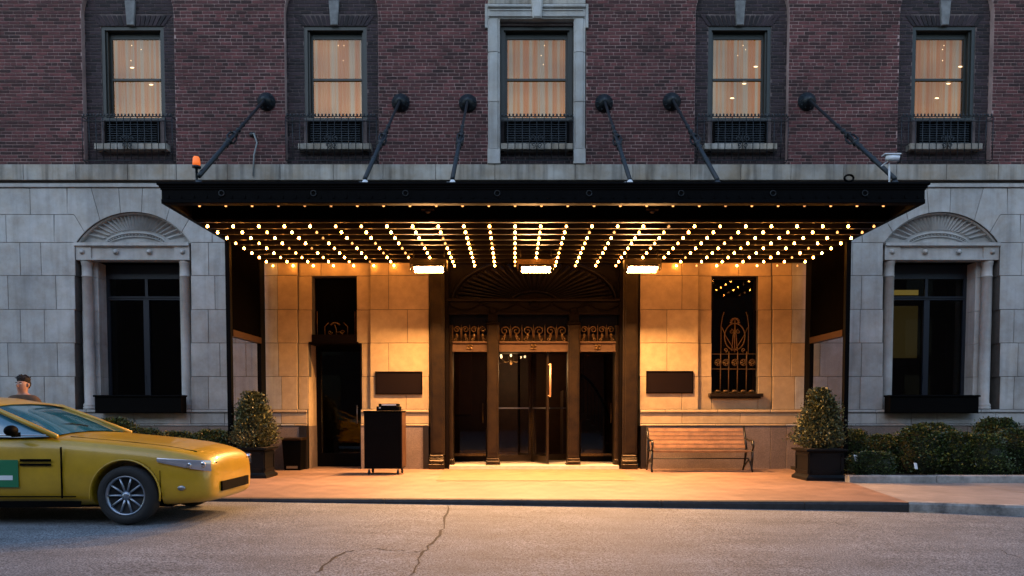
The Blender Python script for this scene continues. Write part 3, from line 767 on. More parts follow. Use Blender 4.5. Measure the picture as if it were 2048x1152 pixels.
# ---------- arched windows
def arched_window(cxp, li):
    cx = X(cxp, 620); aw = thing('arched_window', parent=hotel, loc=(cx, Y0, PZ(819, Y0)))
    aw['label'] = ['tall dark arched window left of the canopy', 'tall dark arched window right of the canopy'][li]
    zs = PZ(819, Y0); ze0 = PZ(519, Y0); ze1 = PZ(487, Y0)
    # reveals
    # tympanum
    cells, arc = arch_geo(cxp)
    poly = [px2(p) for p in arc(-116, 116, 16)] + [px2((cxp+116, 487)), px2((cxp-116, 487))]
    b = MB(); b.prism(poly, Y0+.16, Y0+.3)
    # sunburst rays
    c0 = px2((cxp, 489))
    def rad(a, kk):   # point on ray at angle a, fraction between inner band and arch
        # find arch radius along a from c0
        dx, dz = math.sin(a), math.cos(a)
        ca = px2((cxp, 560.5)); RR = 136.5/95*1.0
        ox, oz = c0[0]-ca[0], c0[1]-ca[1]; B = ox*dx+oz*dz; Cc = ox*ox+oz*oz-RR*RR
        t1 = -B + math.sqrt(max(0, B*B-Cc)); t0 = 1/math.sqrt((dx/.76)**2 + (dz/.34)**2)
        t = t0 + (t1-.03-t0)*kk
        return (c0[0]+dx*t, c0[1]+dz*t)
    nr = 23
    for k in range(nr):
        a0 = R(-80 + 160*(k)/nr); a1 = R(-80 + 160*(k+1)/nr); da = (a1-a0)*.10
        q = [rad(a0+da, 0), rad(a1-da, 0), rad(a1-da, 1), rad(a0+da, 1)]
        if min(p[1] for p in q) > PZ(489, Y0)-.02 and q[3][1] > q[0][1]:
            m0 = ((q[0][0]+q[1][0])/2, (q[0][1]+q[1][1])/2); m1 = ((q[2][0]+q[3][0])/2, (q[2][1]+q[3][1])/2)
            vs = [(q[0][0],Y0+.159,q[0][1]),(q[1][0],Y0+.159,q[1][1]),(q[2][0],Y0+.159,q[2][1]),(q[3][0],Y0+.159,q[3][1]),(m0[0],Y0+.12,m0[1]),(m1[0],Y0+.085,m1[1])]
            b._add(vs, [(0,4,5,3),(4,1,2,5),(0,1,4),(3,5,2)])
    # beaded band
    pts = []
    for k in range(25):
        a = R(-78 + 156*k/24); pts.append(Vector((c0[0]+math.sin(a)*.66, Y0+.13, c0[1]+.0+math.cos(a)*.27)))
    b.tube(pts, .018, 5); b.tube([p+Vector((0,0,-.075)) for p in pts[2:-2]], .012, 5)
    for p in pts[1:-1]: b.ball((p.x, Y0+.13, p.z-.038), .017, .017, .017, 6, 4)
    b.build('fan_panel', M['stone'], aw)
    # arch moulding ring
    b = MB(); A = [px2(p) for p in arc(-116, 116, 20)]; ca = px2((cxp, 560.5))
    vs = []
    for p in A:
        d = Vector((p[0]-ca[0], p[1]-ca[1])); L_ = d.length; d /= L_
        i1 = (p[0]-d.x*.05, p[1]-d.y*.05)
        i1 = (p[0]-d.x*.025, p[1]-d.y*.025); vs += [(p[0], Y0+.16, p[1]), (p[0], Y0+.05, p[1]), (i1[0], Y0+.07, i1[1]), (i1[0], Y0+.16, i1[1])]
    n = len(A); b._add(vs, [(4*i+k, 4*i+k+1, 4*i+5+k, 4*i+4+k) for i in range(n-1) for k in range(3)], False)
    b.build('arch_moulding', M['stone'], aw)
    # entablature
    hw = 1.19
    b = MB(); b.box(cx-hw, cx+hw, Y0+.06, Y0+.30, ze0+.03, ze1-.02); b.box(cx-hw, cx+hw, Y0-.02, Y0+.3, ze1-.045, ze1+.02); b.box(cx-hw, cx+hw, Y0+.02, Y0+.3, ze1-.065, ze1-.045)
    b.box(cx-hw, cx+hw, Y0+.03, Y0+.3, ze0, ze0+.03)
    for s in (-1, 1): b.box(cx+s*(hw-.0), cx+s*(hw-.32), Y0+.03, Y0+.06, ze0+.03, ze1-.065)
    eo = b.build('entablature', M['stone'], aw)
    me = None
    for k in range(4):
        xx = cx-hw+.14 + (2*hw-.28)*k/3; at = (xx, Y0+.04, (ze0+ze1)/2-.0)
        if me is None:
            b = MB(); b.lathe([(.055,0),(.06,.02),(.04,.028),(.045,.04),(.02,.055),(.0,.058)], at, '-y', 10); o = b.build('rosette', M['stone'], aw, at=at); me = o.data
        else: inst('rosette', me, aw, at)
    # columns
    for s in (-1, 1):
        xc = cx + s*1.035; yc = Y0+.17; r = .108; b = MB()
        H = ze0
        b.lathe([(.14,zs),(.14,zs+.05),(.125,zs+.06),(.14,zs+.09),(.125,zs+.12),(r,zs+.14),(r*.99,zs+1.2),(r*.95,H-.34),(.112,H-.335),(.112,H-.31),(.102,H-.30),(.102,H-.10),(.112,H-.09),(.115,H-.05),(.122,H-.04),(.122,H)], (xc, yc, 0), 'z', 20)
        b.build('column', M['stone'], aw)
    # jamb blocks: coursed reveal
    yb_ = [519, 551, 619, 686, 753, 819]
    for s in (-1, 1):
        for t, u in zip(yb_, yb_[1:]):
            b = MB(); xi = cx + s*.865; xo = cx + s*1.23
            b.cbox(min(xi,xo), max(xi,xo), Y0+.27, Y0+.62, PZ(u,Y0)+.003, PZ(t,Y0)-.003, .006); b.build('jamb_stone', M['stone'], aw)
    # window joinery
    yg = Y0+.58; g0, g1 = cx-.865, cx+.865; b = MB()
    zt_ = PZ(597, yg)
    b.box(g0, g0+.07, yg, yg+.08, zs, ze0); b.box(g1-.07, g1, yg, yg+.08, zs, ze0); b.box(g0, g1, yg+.001, yg+.07, ze0-.3, ze0-.0)
    b.box(g0+.07, g1-.07, yg-.03, yg+.08, zt_-.035, zt_+.035); b.box(g0+.07, g1-.07, yg-.06, yg-.03, zt_+.01, zt_+.035); b.box(cx-.06, cx+.06, yg-.02, yg+.08, zs, zt_-.036); b.box(cx-.03, cx+.03, yg+.01, yg+.06, zt_+.036, ze0-.3)
    b.box(g0+.07, g1-.07, yg, yg+.08, zs, zs+.08)
    b.box(cx-.05, cx-.03, yg-.035, yg-.02, zs+.6, zs+.75)
    b.build('window_frame', mat('joinery_blue_black_%d' % li, (.009,.012,.019), .35), aw)
    for (p, q) in ((g0+.07, cx-.06), (cx+.06, g1-.07)):
        b = MB(); b.box(p, q, yg+.04, yg+.045, zs+.08, zt_-.035); b.build('pane', M['glassd'], aw)
    b = MB(); b.box(g0+.07, g1-.07, yg+.04, yg+.045, zt_+.035, ze0-.3); b.build('pane', M['glassd'], aw)
    # room behind
    b = MB(); rx0, rx1 = cx-1.6, cx+1.6; ry0, ry1 = Y0+.70, Y0+2.6
    b._add([(rx0,ry0,zs-.2),(rx1,ry0,zs-.2),(rx1,ry1,zs-.2),(rx0,ry1,zs-.2),(rx0,ry0,ze0+.3),(rx1,ry0,ze0+.3),(rx1,ry1,ze0+.3),(rx0,ry1,ze0+.3)], [(0,1,2,3),(7,6,5,4),(0,3,7,4),(1,5,6,2),(3,2,6,7)])
    b.box(cx-1.5, g0, yg+.09, yg+.12, zs-.1, ze0+.2); b.box(g1, cx+1.5, yg+.09, yg+.12, zs-.1, ze0+.2)
    b.build('dark_interior', M['room'], aw)
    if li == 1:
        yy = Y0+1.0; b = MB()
        b.box(PX(1775,yy,620), PX(1836,yy,620), yy, yy+.02, PZ(716,yy), PZ(612,yy)); b.build('glow_panel', M['olive'], aw)
        b = MB(); b.box(PX(1775,yy,620), PX(1836,yy,620), yy, yy+.02, PZ(590,yy), PZ(580,yy)); b.build('glow_strip', M['olive2'], aw)
    return aw
arched_window(CX1, 0); arched_window(CX2, 1)
# ---------- side doorway with fanlight, under the canopy at left
YB = Y0 + OFFB
sdw = thing('side_doorway', parent=hotel, loc=(X(668), YB, 0)); sdw['label'] = 'dark side doorway with iron fanlight beside the valet stand'
xl, xr = X(615,800), X(722,800); zt = PZ(688, YB)
b = MB(); b._add([(xl,YB+.01,0),(xl,YB+.01,zt),(xl+.03,YB+.66,zt),(xl+.03,YB+.66,0)], [(0,3,2,1)]); b.build('reveal_stone', M['lamplit_stone'], sdw)
b = MB(); b._add([(xl-.002,YB+.0,0),(xl-.002,YB,PZ(852,YB)),(xl+.028,YB+.655,PZ(852,YB)),(xl+.028,YB+.655,0)], [(0,3,2,1)])
b.v = [(v[0]+.006, v[1], v[2]) for v in b.v]; b.build('reveal_granite', M['granite'], sdw)
b = MB(); b.box(xl, xr, YB+.02, YB+.66, zt, zt+.06); b.box(xr-.02, xr, YB, YB+.66, 0, zt); b.build('door_lining', M['bronzed'], sdw)
b = MB(); yd = YB+.55; b.box(xl, xr, yd, yd+.05, zt-.12, zt); b.box(xr-.12, xr-.02, yd, yd+.05, 0, zt-.12); b.box(xl, xl+.12, yd, yd+.05, 0, zt-.12); b.box(xl+.12, xr-.12, yd, yd+.05, 0, .3); b.build('door_frame', M['black'], sdw)
b = MB(); b.box(xl+.12, xr-.12, yd+.02, yd+.028, .3, zt-.12); b.build('door_glass', M['glassd'], sdw)
b = MB(); b.tube([(xr-.2,yd-.06,.95),(xr-.2,yd-.06,1.35)], .012); b.tube([(xr-.2,yd-.06,1.0),(xr-.2,yd+.0,1.0)], .009); b.tube([(xr-.2,yd-.06,1.3),(xr-.2,yd+.0,1.3)], .009); b.build('door_handle', M['steel'], sdw)
b = MB(); b.box(xl-.2, xr+.3, yd+.8, yd+.83, 0, zt+.2); b.box(xl-.1, xl-.05, yd+.05, yd+.8, 0, zt+.2); b.box(xr+.2, xr+.25, yd+.05, yd+.8, 0, zt+.2); b.build('dark_interior', M['room'], sdw)
b = MB(); z0, z1 = PZ(687, YB), PZ(669, YB); b.cbox(X(622,680), X(712,680), YB-.02, YB+.3, z0+.03, z1, .01); b.cbox(X(618,680)-.02, X(714,680)+.02, YB-.05, YB+.3, z0, z0+.03, .008); b.build('transom_board', M['bronzed'], sdw)
b = MB(); b.box(X(622,600), X(712,600), YB+.25, YB+.26, z1, PZ(551, YB)); b.build('fanlight_pane', mat('black_glass', (.002,.002,.002), .5, spec=0), sdw)
b = MB()
def spiral(b, c, r, y, turns=1.25, a0=0, s=1, w=.009, n=22, tail=None):
    pts = [] 
    if tail: pts += [Vector((t[0], y, t[1])) for t in tail]
    for k in range(n+1):
        t = k/n; rr = r*(1-.8*t); a = a0 + s*2*pi*turns*t
        pts.append(Vector((c[0]+rr*math.cos(a), y, c[1]+rr*math.sin(a))))
    b.tube(pts, w, 5); return b
cx = X(668,650); zz = z1; yi = YB+.12
b.tube([(cx,yi,zz),(cx,yi,zz+.12),(cx-.03,yi,zz+.22)], .010, 5); b.tube([(cx+.15,yi,zz),(cx+.08,yi,zz+.07),(cx,yi,zz+.05)], .009, 5)
for k in range(7):
    a = R(20+140*k/6); b.ball((cx+.09*math.cos(a)-.02, yi, zz+.20+.06*math.sin(a)), .025, .01, .014, 6, 4)
for s in (-1, 1):
    b.tube([(cx+s*.24,yi,zz),(cx+s*.24,yi,zz+.18),(cx+s*.16,yi,zz+.26)], .009, 5); spiral(b, (cx+s*.13, zz+.06), .05, yi, 1.1, 0, s, .007)
    b.tube([(cx+s*.40,yi,zz),(cx+s*.40,yi,zz+.5)], .007, 5)
b.build('iron_scrollwork', M['goldd'], sdw)
# ---------- grille window, under the canopy at right
gw = thing('grille_window', parent=hotel, loc=(X(1471), YB, PZ(787, YB))); gw['label'] = 'narrow dark window with gilt scroll grille above the bench'
gx0, gx1 = X(1425,670), X(1518,670); gz0, gz1 = PZ(787, YB), PZ(551, YB)
b = MB(); b.box(gx0, gx0+.05, YB+.12, YB+.2, gz0, gz1); b.box(gx1-.05, gx1, YB+.12, YB+.2, gz0, gz1); b.box(gx0, gx1, YB+.121, YB+.2, gz1-.06, gz1); b.build('frame', M['bronzed'], gw)
b = MB(); b.box(gx0+.05, gx1-.05, YB+.17, YB+.175, gz0, gz1-.06); b.build('pane', M['glassd'], gw)
b = MB(); b.box(gx0-.2, gx1+.2, YB+.9, YB+.93, gz0-.2, gz1+.2); b.box(gx0-.2, gx0-.02, YB+.35, YB+.9, gz0-.2, gz1+.2); b.box(gx1+.02, gx1+.2, YB+.35, YB+.9, gz0-.2, gz1+.2); b.build('dark_interior', M['room'], gw)
b = MB(); b.cbox(gx0-.06, gx1+.10, YB-.12, YB+.13, gz0-.07, gz0, .012); b.cbox(gx0-.03, gx1+.06, YB-.07, YB+.0, gz0-.11, gz0-.07, .01); b.build('sill', M['bronze'], gw)
cx = (gx0+gx1)/2; yi = YB+.07
def gp(px, py): return P(px, py, yi)
barz = PZ(722, yi)
for px in (1441, 1457.5, 1475, 1493): 
    b = MB(); x_, _ = gp(px, 740); b.tube([(x_,yi,gz0),(x_,yi,PZ(708,yi)),(x_,yi,PZ(702,yi))], [.012,.012,.003], 6); b.build('upright_bar', M['goldd'], gw)
b = MB(); b.box(gx0, gx1, yi-.01, yi+.01, PZ(738,yi)-.008, PZ(738,yi)+.008); b.box(gx0, gx1, yi-.01, yi+.01, PZ(708,yi)-.006, PZ(708,yi)+.006); b.box(gx0, gx1, yi-.01, yi+.01, gz0+.02, gz0+.035); b.build('rails', M['goldd'], gw)
for px in (1436, 1452, 1470, 1487, 1504):
    x_, z_ = gp(px, 725); b = MB(); b.tube([(x_+.068*math.cos(2*pi*k/14), yi-.012, z_+.068*math.sin(2*pi*k/14)) for k in range(15)], .008, 5)
    for k in range(6): b.tube([(x_+.015*math.cos(k*pi/3), yi-.02, z_+.015*math.sin(k*pi/3)), (x_+.038*math.cos(k*pi/3+.3), yi-.03, z_+.038*math.sin(k*pi/3+.3)), (x_+.062*math.cos(k*pi/3), yi-.015, z_+.062*math.sin(k*pi/3))], [.006,.013,.006], 5)
    b.build('rosette', M['goldd'], gw, flat=True)
    b = MB(); b.ball((x_, yi-.01, gz0+.05), .06, .015, .03, 8, 4); b.build('foot_scroll', M['goldd'], gw)
b = MB()
lx = gp(1470, 640)[0]
for s in (-1, 1):
    pts = []
    for k in range(17):   # lyre
        t = k/16; a = R(-90 + s*0) ; th = R(200*t)
        pts.append(Vector((lx + s*.215*math.sin(th*.93)*(1.0), yi, PZ(700,yi) + .56*(1-math.cos(th*.93))/2*1.0)))
    b.tube(pts, .012, 6)
    spiral(b, (lx+s*.075, PZ(663,yi)), .05, yi, 1.2, pi*.5, s, .009)
    spiral(b, (lx+s*.19, PZ(700,yi)), .045, yi, 1.2, -pi/2, -s, .009)
    b.tube([(lx+s*.06,yi,PZ(702,yi)),(lx+s*.03,yi,PZ(670,yi)),(lx,yi,PZ(655,yi))], .011, 5)
    b.tube([(lx+s*.29,yi,PZ(708,yi)),(lx+s*.29,yi,PZ(650,yi)),(lx+s*.26,yi,PZ(632,yi)),(lx+s*.23,yi,PZ(624,yi))], .009, 5)
    b.tube([(lx+s*.01,yi,PZ(700,yi)),(lx+s*.19,yi,PZ(672,yi)),(lx+s*.27,yi,PZ(655,yi))], .009, 5)
b.tube([(lx,yi,PZ(704,yi)),(lx,yi,PZ(640,yi))], .012, 6)
for k in range(7):
    a = R(0+180*k/6); b.ball((lx+.08*math.cos(a), yi, PZ(645,yi)+.085*math.sin(a)), .032, .012, .022, 6, 4)
b.build('lyre_scrollwork', M['goldd'], gw)

# ================================================================== ENTRANCE
ent = thing('bronze_entrance', 'ornate dark bronze entrance surround with gilt grilles in the middle of the lit wall', 'entrance', (X(1068,800), Y0, 0))
YE = Y0+.12
for (p, q) in ((859, 888), (1247, 1277)):
    b = MB(); x0, x1 = PX(p,Y0-.08), PX(q,Y0-.08); zt = PZ(485, Y0); w_ = x1-x0
    b.cbox(x0, x1, Y0-.06, Y0+.3, .30, zt, .012); b.cbox(x0+.05, x1-.04, Y0-.085, Y0-.06, .34, zt, .008)
    b.build('pilaster', M['bronze'], ent)
    b = MB(); b.cbox(x0-.03, x1+.0, Y0-.16, Y0+.2, 0, .11, .01); b.cbox(x0-.025, x1-.005, Y0-.14, Y0+.2, .11, .20, .03); b.cbox(x0-.02, x1-.01, Y0-.11, Y0+.2, .20, .24, .01); b.cbox(x0-.01, x1-.02, Y0-.10, Y0+.2, .24, .30, .02); b.build('pilaster_base', M['bronze'], ent)
for (p, q) in ((601, 614.5), (847, 857.5), (1281, 1291)):
    b = MB(); b.box(X(p,890), X(q,890), Y0-.05, Y0+.2, 0, PZ(852, Y0)); b.build('plinth_block', mat('plinth_black', (.012,.009,.008), .4), ent)
# returns between wall and frame
b = MB(); b.box(X(888)+.0, X(897), Y0+.0, Y0+1.2, 0, PZ(480,Y0)); b.box(X(1240), X(1247), Y0+.0, Y0+1.2, 0, PZ(480,Y0)); b.build('side_return', M['bronzed'], ent)
for (p, q) in ((896, 905), (1231, 1241)):
    b = MB(); b.cbox(PX(p,YE), PX(q,YE), YE, YE+.3, .075, PZ(650,YE), .012); b.cbox(PX(p,YE)-.01, PX(q,YE)+.02, YE-.03, YE+.2, .075, .2, .02); b.build('frame_post', M['bronze'], ent)
for (p, q) in ((974, 997), (1136, 1159)):
    x0, x1 = PX(p,YE), PX(q,YE); b = MB(); zc = PZ(650, YE)
    b.cbox(x0, x1, YE-.1, YE+.25, .22, zc, .02); b.box(x0+.045, x1-.045, YE-.112, YE-.1, .34, zc-.1); 
    b.build('pier', M['bronze'], ent)
    b = MB(); b.cbox(x0-.03, x1+.03, YE-.15, YE+.2, .0, .1, .01); b.cbox(x0-.02, x1+.02, YE-.13, YE+.2, .1, .17, .02); b.cbox(x0-.01, x1+.01, YE-.115, YE+.2, .17, .22, .01); b.build('pier_base', M['bronze'], ent)
    b = MB(); b.cbox(x0-.02, x1+.02, YE-.12, YE+.2, zc, zc+.05, .015); b.cbox(x0+.02, x1-.02, YE-.10, YE+.2, zc+.05, PZ(625,YE), .01)
    b.ball(((x0+x1)/2, YE-.1, PZ(622,YE)), .09, .03, .07, 8, 5); b.build('pier_capital', M['bronzed'], ent)
# entablature with swags
x0, x1 = PX(894,YE), PX(1243,YE)
b = MB(); b.box(x0, x1, YE-.04, YE+.3, PZ(628,YE), PZ(604,YE)); b.cbox(x0, x1, YE-.13, YE+.3, PZ(603.5,YE), PZ(598,YE), .02); b.cbox(x0, x1, YE-.09, YE-.03, PZ(629,YE), PZ(626,YE), .01)
b.build('cornice', mat('bronze_mid', (.006,.003,.002), .5, spec=.12, var=.4, bump=.15), ent)
b = MB(); zt, zl = PZ(606,YE), PZ(620,YE); ns = 5
for k in range(ns):
    a = x0 + (x1-x0)*k/ns; c = x0 + (x1-x0)*(k+1)/ns; pts = []
    for j in range(13):
        t = j/12; pts.append(Vector((a+(c-a)*t, YE-.06, zt - (zt-zl)*math.sin(pi*t)**.8)))
    b.tube(pts, .018, 5); b.ball((a, YE-.06, zt-.02), .04, .03, .04, 8, 5)
b.ball(((x0+x1)/2, YE-.06, zt-.03), .12, .03, .06, 8, 5)
b.build('swag', M['bronzed'], ent)
# dark glazing between cornice and grilles
b = MB(); b.box(x0, x1, YE+.12, YE+.14, PZ(700,YE), PZ(628,YE)); b.build('transom_pane', mat('black_glass_b', (.006,.005,.004), .15), ent)
# tympanum sunburst
b = MB(); b.box(x0, x1, YE+.1, YE+.2, PZ(598,YE), PZ(480,YE)); b.build('tympanum', M['bronzed'], ent)
cxe = (x0+x1)/2; zc = PZ(602, YE); b = MB()
for k in range(27):
    a = R(6 + 168*k/26); ca, sa = math.cos(a), math.sin(a)
    p0 = Vector((cxe+ca*.5, YE+.09, zc+sa*.22)); p1 = Vector((cxe+ca*1.62, YE+.05, zc+sa*.78))
    b.tube([p0, p0.lerp(p1,.7), p1], [.012,.035,.05], 5); b.ball(tuple(p1), .055, .03, .05, 6, 4)
b.tube([(cxe+math.cos(R(180*k/24))*.48, YE+.08, zc+math.sin(R(180*k/24))*.21) for k in range(25)], .025, 5)
b.tube([(cxe+math.cos(R(180*k/30))*1.74, YE+.06, zc+math.sin(R(180*k/30))*.9) for k in range(31)], .04, 5)
b.build('sunburst', mat('bronze_ribs', (.004,.002,.0012), .5, spec=.15, var=.4), ent)
# gilt grilles and lintel bands
me_x = None
for gi, (p, q) in enumerate(((905, 974), (998, 1136), (1160, 1231))):
    a, c = PX(p,YE), PX(q,YE); zt, zb = PZ(652,YE), PZ(683,YE)
    b = MB(); b.box(a, c, YE+.03, YE+.05, zb, zb+(zt-zb)*.45); b.build('grille_back', M['bronze'], ent)
    b = MB(); n = max(2, round((c-a)/.235)); n += n % 2; st = (c-a)/n; yy = YE-.01
    for k in range(n):
        xc = a+st*(k+.5); s = 1 if k % 2 else -1; r = st*.40
        spiral(b, (xc, zt-r*1.05), r, yy, 1.35, (0 if s > 0 else pi)+pi, -s, .012, tail=[(xc+s*st*.5*-1, zb+.02)] )
        spiral(b, (xc+s*st*.18, zb+r*.55), r*.5, yy, 1.2, pi*.5, s, .010, 14)
        b.tube([(a+st*k,yy,zb),(a+st*k,yy,zt-.05),(a+st*k,yy,zt+.03)], [.012,.012,.002], 5)
        b.ball((xc, yy, zb+.12), .03, .012, .05, 6, 4)
    b.build('scroll_grille', M['gold'], ent)
    b = MB(); zc0, zc1 = PZ(704,YE), PZ(687,YE); b.box(a, c, YE-.03, YE+.15, zc0+.02, zc1-.0); b.cbox(a, c, YE-.06, YE-.02, zc1+.0, zb, .008); b.cbox(a, c, YE-.05, YE-.02, zc0, zc0+.02, .006); 
    b.build('lintel_band', mat('lintel_gilt_%d' % gi, (.11,.06,.032), .5, metal=.4, var=.2), ent)
    xm = (a+c)/2; zm = (zc0+zc1)/2+.01; b = MB()
    for k in range(4):
        an = pi/4 + k*pi/2; b.ball((xm+.045*math.cos(an), YE-.04, zm+.045*math.sin(an)), .035, .02, .022 , 6, 4)
    b.ball((xm, YE-.05, zm), .02, .02, .02, 6, 4)
    b.build('lintel_rosette', M['gold'], ent)
# side doors set back
for (p, q) in ((905, 974), (1160, 1231)):
    yd = Y0+1.15; a, c = PX(p-6,yd), PX(q+6,yd); d = thing('side_door', parent=ent, loc=((a+c)/2, yd, .075))
    zt = 2.75; b = MB(); b.box(a, a+.1, yd, yd+.05, .075, zt); b.box(c-.1, c, yd, yd+.05, .075, zt); b.box(a+.1, c-.1, yd, yd+.05, zt-.15, zt); b.box(a+.1, c-.1, yd, yd+.05, .075, .2); b.box(a+.1, c-.1, yd+.01, yd+.04, .20, .24)
    b.build('door_frame', M['bronzed'], d)
    b = MB(); b.box(a+.1, c-.1, yd+.02, yd+.026, .24, zt-.15); b.build('door_glass', M['glassd'], d)
    b = MB(); b.box(a+.1, c-.1, yd-.006, yd+.0, .2, .26); b.build('kick_plate', M['gold'], d)
    b = MB(); s = c-.16; b.tube([(s,yd-.05,.95),(s,yd-.05,1.4)], .012, 6); b.tube([(s,yd-.05,1.0),(s,yd,1.0)], .01, 5); b.tube([(s,yd-.05,1.35),(s,yd,1.35)], .01, 5); b.build('door_handle', M['gold'], d)
# inner side walls between piers and doors
b = MB()
for px in (985, 1147): b.box(PX(px-9,YE+.3), PX(px+9,YE+.3), YE+.26, Y0+1.2, .075, PZ(700,YE))
b.box(x0, x1, YE+.3, Y0+1.2, PZ(700,YE), PZ(700,YE)+.03); b.build('vestibule_lining', M['bronzed'], ent)
# revolving door
hx, hy = PX(1065, 16.75), 16.75
rv = thing('revolving_door', 'glass revolving door with four bronze-edged wings between the two bronze piers', 'door', (hx, hy, .08))
b = MB(); b.lathe([(.04,.08),(.04,2.62)], (hx, hy, 0), 'z', 10); b.build('centre_post', M['bronze'], rv)
b = MB(); b.lathe([(.84,2.62),(.84,2.75)], (hx, hy, 0), 'z', 32); b.build('top_disc', M['bronzed'], rv)
RW = .96; a0 = math.atan2(-.95, .32)
for k in range(4):
    a = a0 + k*pi/2; dx, dy = math.cos(a), math.sin(a); nx, ny = -dy, dx
    wg = thing('door_wing', parent=rv, loc=(hx, hy, .08))
    def pl(b, r0, r1, z0, z1, t):
        vs = []
        for z in (z0, z1):
            for (r, s) in ((r0,-t),(r1,-t),(r1,t),(r0,t)): vs.append((hx+dx*r+nx*s, hy+dy*r+ny*s, z))
        b._add(vs, [(0,1,5,4),(1,2,6,5),(2,3,7,6),(3,0,4,7),(4,5,6,7),(3,2,1,0)])
    b = MB(); pl(b, .04, .09, .1, 2.6, .018); pl(b, RW-.06, RW, .1, 2.6, .022); pl(b, .09, RW-.06, .1, .24, .018); pl(b, .09, RW-.06, 2.5, 2.6, .018); b.build('wing_frame', M['bronze'], wg)
    b = MB(); pl(b, .09, RW-.06, .24, 2.5, .003); b.build('wing_glass', M['glassw'], wg)
    b = MB(); pl(b, .09, RW-.06, 1.27, 1.30, .03); b.build('push_bar', M['steel'], wg)
    if k == 0:
        b = MB(); r_ = RW+.0; b.tube([(hx+dx*r_+.05, hy+dy*r_, 1.52), (hx+dx*r_+.05, hy+dy*r_, 2.22)], .022, 8); b.tube([(hx+dx*r_+.05, hy+dy*r_, 1.55), (hx+dx*r_, hy+dy*r_, 1.55)], .01, 6); b.tube([(hx+dx*r_+.05, hy+dy*r_, 2.2), (hx+dx*r_, hy+dy*r_, 2.2)], .01, 6)
        b.build('pull_handle', mat('handle_brass', (.8,.5,.3), .35, metal=.5), wg)
# lobby behind
lob = thing('lobby_interior', kind='structure', loc=(hx, 18.5, 0))
b = MB(); lx0, lx1, ly0, ly1, lz = -2.6, 3.5, Y0+1.3, 21.5, 3.3
b._add([(lx0,ly0,.02),(lx1,ly0,.02),(lx1,ly1,.02),(lx0,ly1,.02),(lx0,ly0,lz),(lx1,ly0,lz),(lx1,ly1,lz),(lx0,ly1,lz)], [(0,1,2,3),(7,6,5,4),(0,3,7,4),(1,5,6,2),(3,2,6,7)])
b.build('lobby_wall', M['wood'], lob)
for (px, w_) in ((925, .5), (1190, .55)):
    xx = PX(px, 21.3); b = MB(); b.cbox(xx-w_/2, xx+w_/2, 21.42, 21.5, 1.1, 2.9, .02); b.build('wall_panel', mat('panel_red', (.12,.05,.022), .5, var=.3), lob)
ch = thing('chandelier', 'small lobby chandelier glimmering behind the revolving door', 'chandelier', (PX(1022,19.5), 19.5, 2.6))
b = MB(); cxx = PX(1022,19.5); b.lathe([(.02,3.3),(.02,2.7),(.08,2.65),(.06,2.5),(.01,2.42)], (cxx,19.5,0), 'z', 8)
for k in range(8):
    a = 2*pi*k/8; b.tube([(cxx,19.5,2.55),(cxx+.2*math.cos(a),19.5+.2*math.sin(a),2.48),(cxx+.36*math.cos(a),19.5+.36*math.sin(a),2.6)], .009, 5)
b.build('arms', M['gold'], ch)
for k in range(8):
    a = 2*pi*k/8; b = MB(); b.ball((cxx+.36*math.cos(a),19.5+.36*math.sin(a),2.64), .028, .028, .04, 6, 4); b.build('candle_bulb', M['bulb_glint'], ch)
pl_ = bpy.data.lights.new('chandelier_light', 'POINT'); pl_.energy = 16; pl_.color = (1,.55,.22); pl_.shadow_soft_size = .25
plo = bpy.data.objects.new('chandelier_light', pl_); link(plo, ch, (cxx, 19.5, 2.3))
st = thing('lobby_staircase', 'curving lobby staircase with balustrade seen through the right-hand glass door', 'staircase', (2.2, 19.5, 0))
b = MB()
for k in range(12):
    b.box(1.3+.12*k-.06, 1.3+.12*k+.06, 19.0, 20.2, 0.02, max(.1, 1.75-.15*k))
b.build('steps', mat('stair_stone', (.10,.06,.035), .5), st)
pts = [(PX(1162,18.9)+ .07*k*1.3, 18.95, 2.15-.45*(k/9)-.9*(k/9)**2.2) for k in range(10)]
b = MB(); b.tube(pts, .035, 6); b.build('handrail', M['black'], st)
for k in range(10):
    p = pts[k]; b = MB(); b.tube([(p[0],p[1],max(.1,p[2]-.9)), p], .010, 5); b.build('baluster', M['iron'], st)

# ================================================================== CANOPY
XLc, XRc = -5.28, 6.14; YF = 11.3; ZF0 = PZ(407.5, YF); ZF1 = PZ(366, YF)
can = thing('entrance_canopy', 'wide flat black canopy hung on rods over the hotel entrance, studded with lit bulbs', 'canopy', (.43, 13.5, ZF0))
b = MB(); b.box(XLc, XRc, YF, YF+.08, ZF0+.06, ZF1-.10)
n = 60
for k in range(n): 
    xx = XLc+.1 + (XRc-XLc-.2)*k/(n-1); b.box(xx-.012, xx+.012, YF-.012, YF, ZF0+.08, ZF0+.12)
b.build('front_fascia', M['canopy'], can)
b = MB(); b.cbox(XLc-.0, XRc+.0, YF-.03, YF+.1, ZF0, ZF0+.06, .012); b.build('bottom_lip', M['canopy'], can)
b = MB()
for (o_, z0, z1) in ((.015, ZF1-.10, ZF1-.07), (.03, ZF1-.07, ZF1-.035), (.055, ZF1-.035, ZF1)):
    b.cbox(XLc-o_, XRc+o_, YF-o_, YF+.1, z0, z1, .006)
    for s, xx in ((-1, XLc), (1, XRc)):
        b.box(xx if s > 0 else xx-o_, xx+o_ if s > 0 else xx, YF+.1, Y0-.06, z0, z1)
b.build('crown_moulding', M['canopy'], can)
for s, xx in ((-1, XLc), (1, XRc)):
    b = MB(); b.box(xx if s < 0 else xx-.08, xx+.08 if s < 0 else xx, YF+.08, Y0-.02, ZF0+.0, ZF1-.03); b.build('side_fascia', M['canopy'], can)
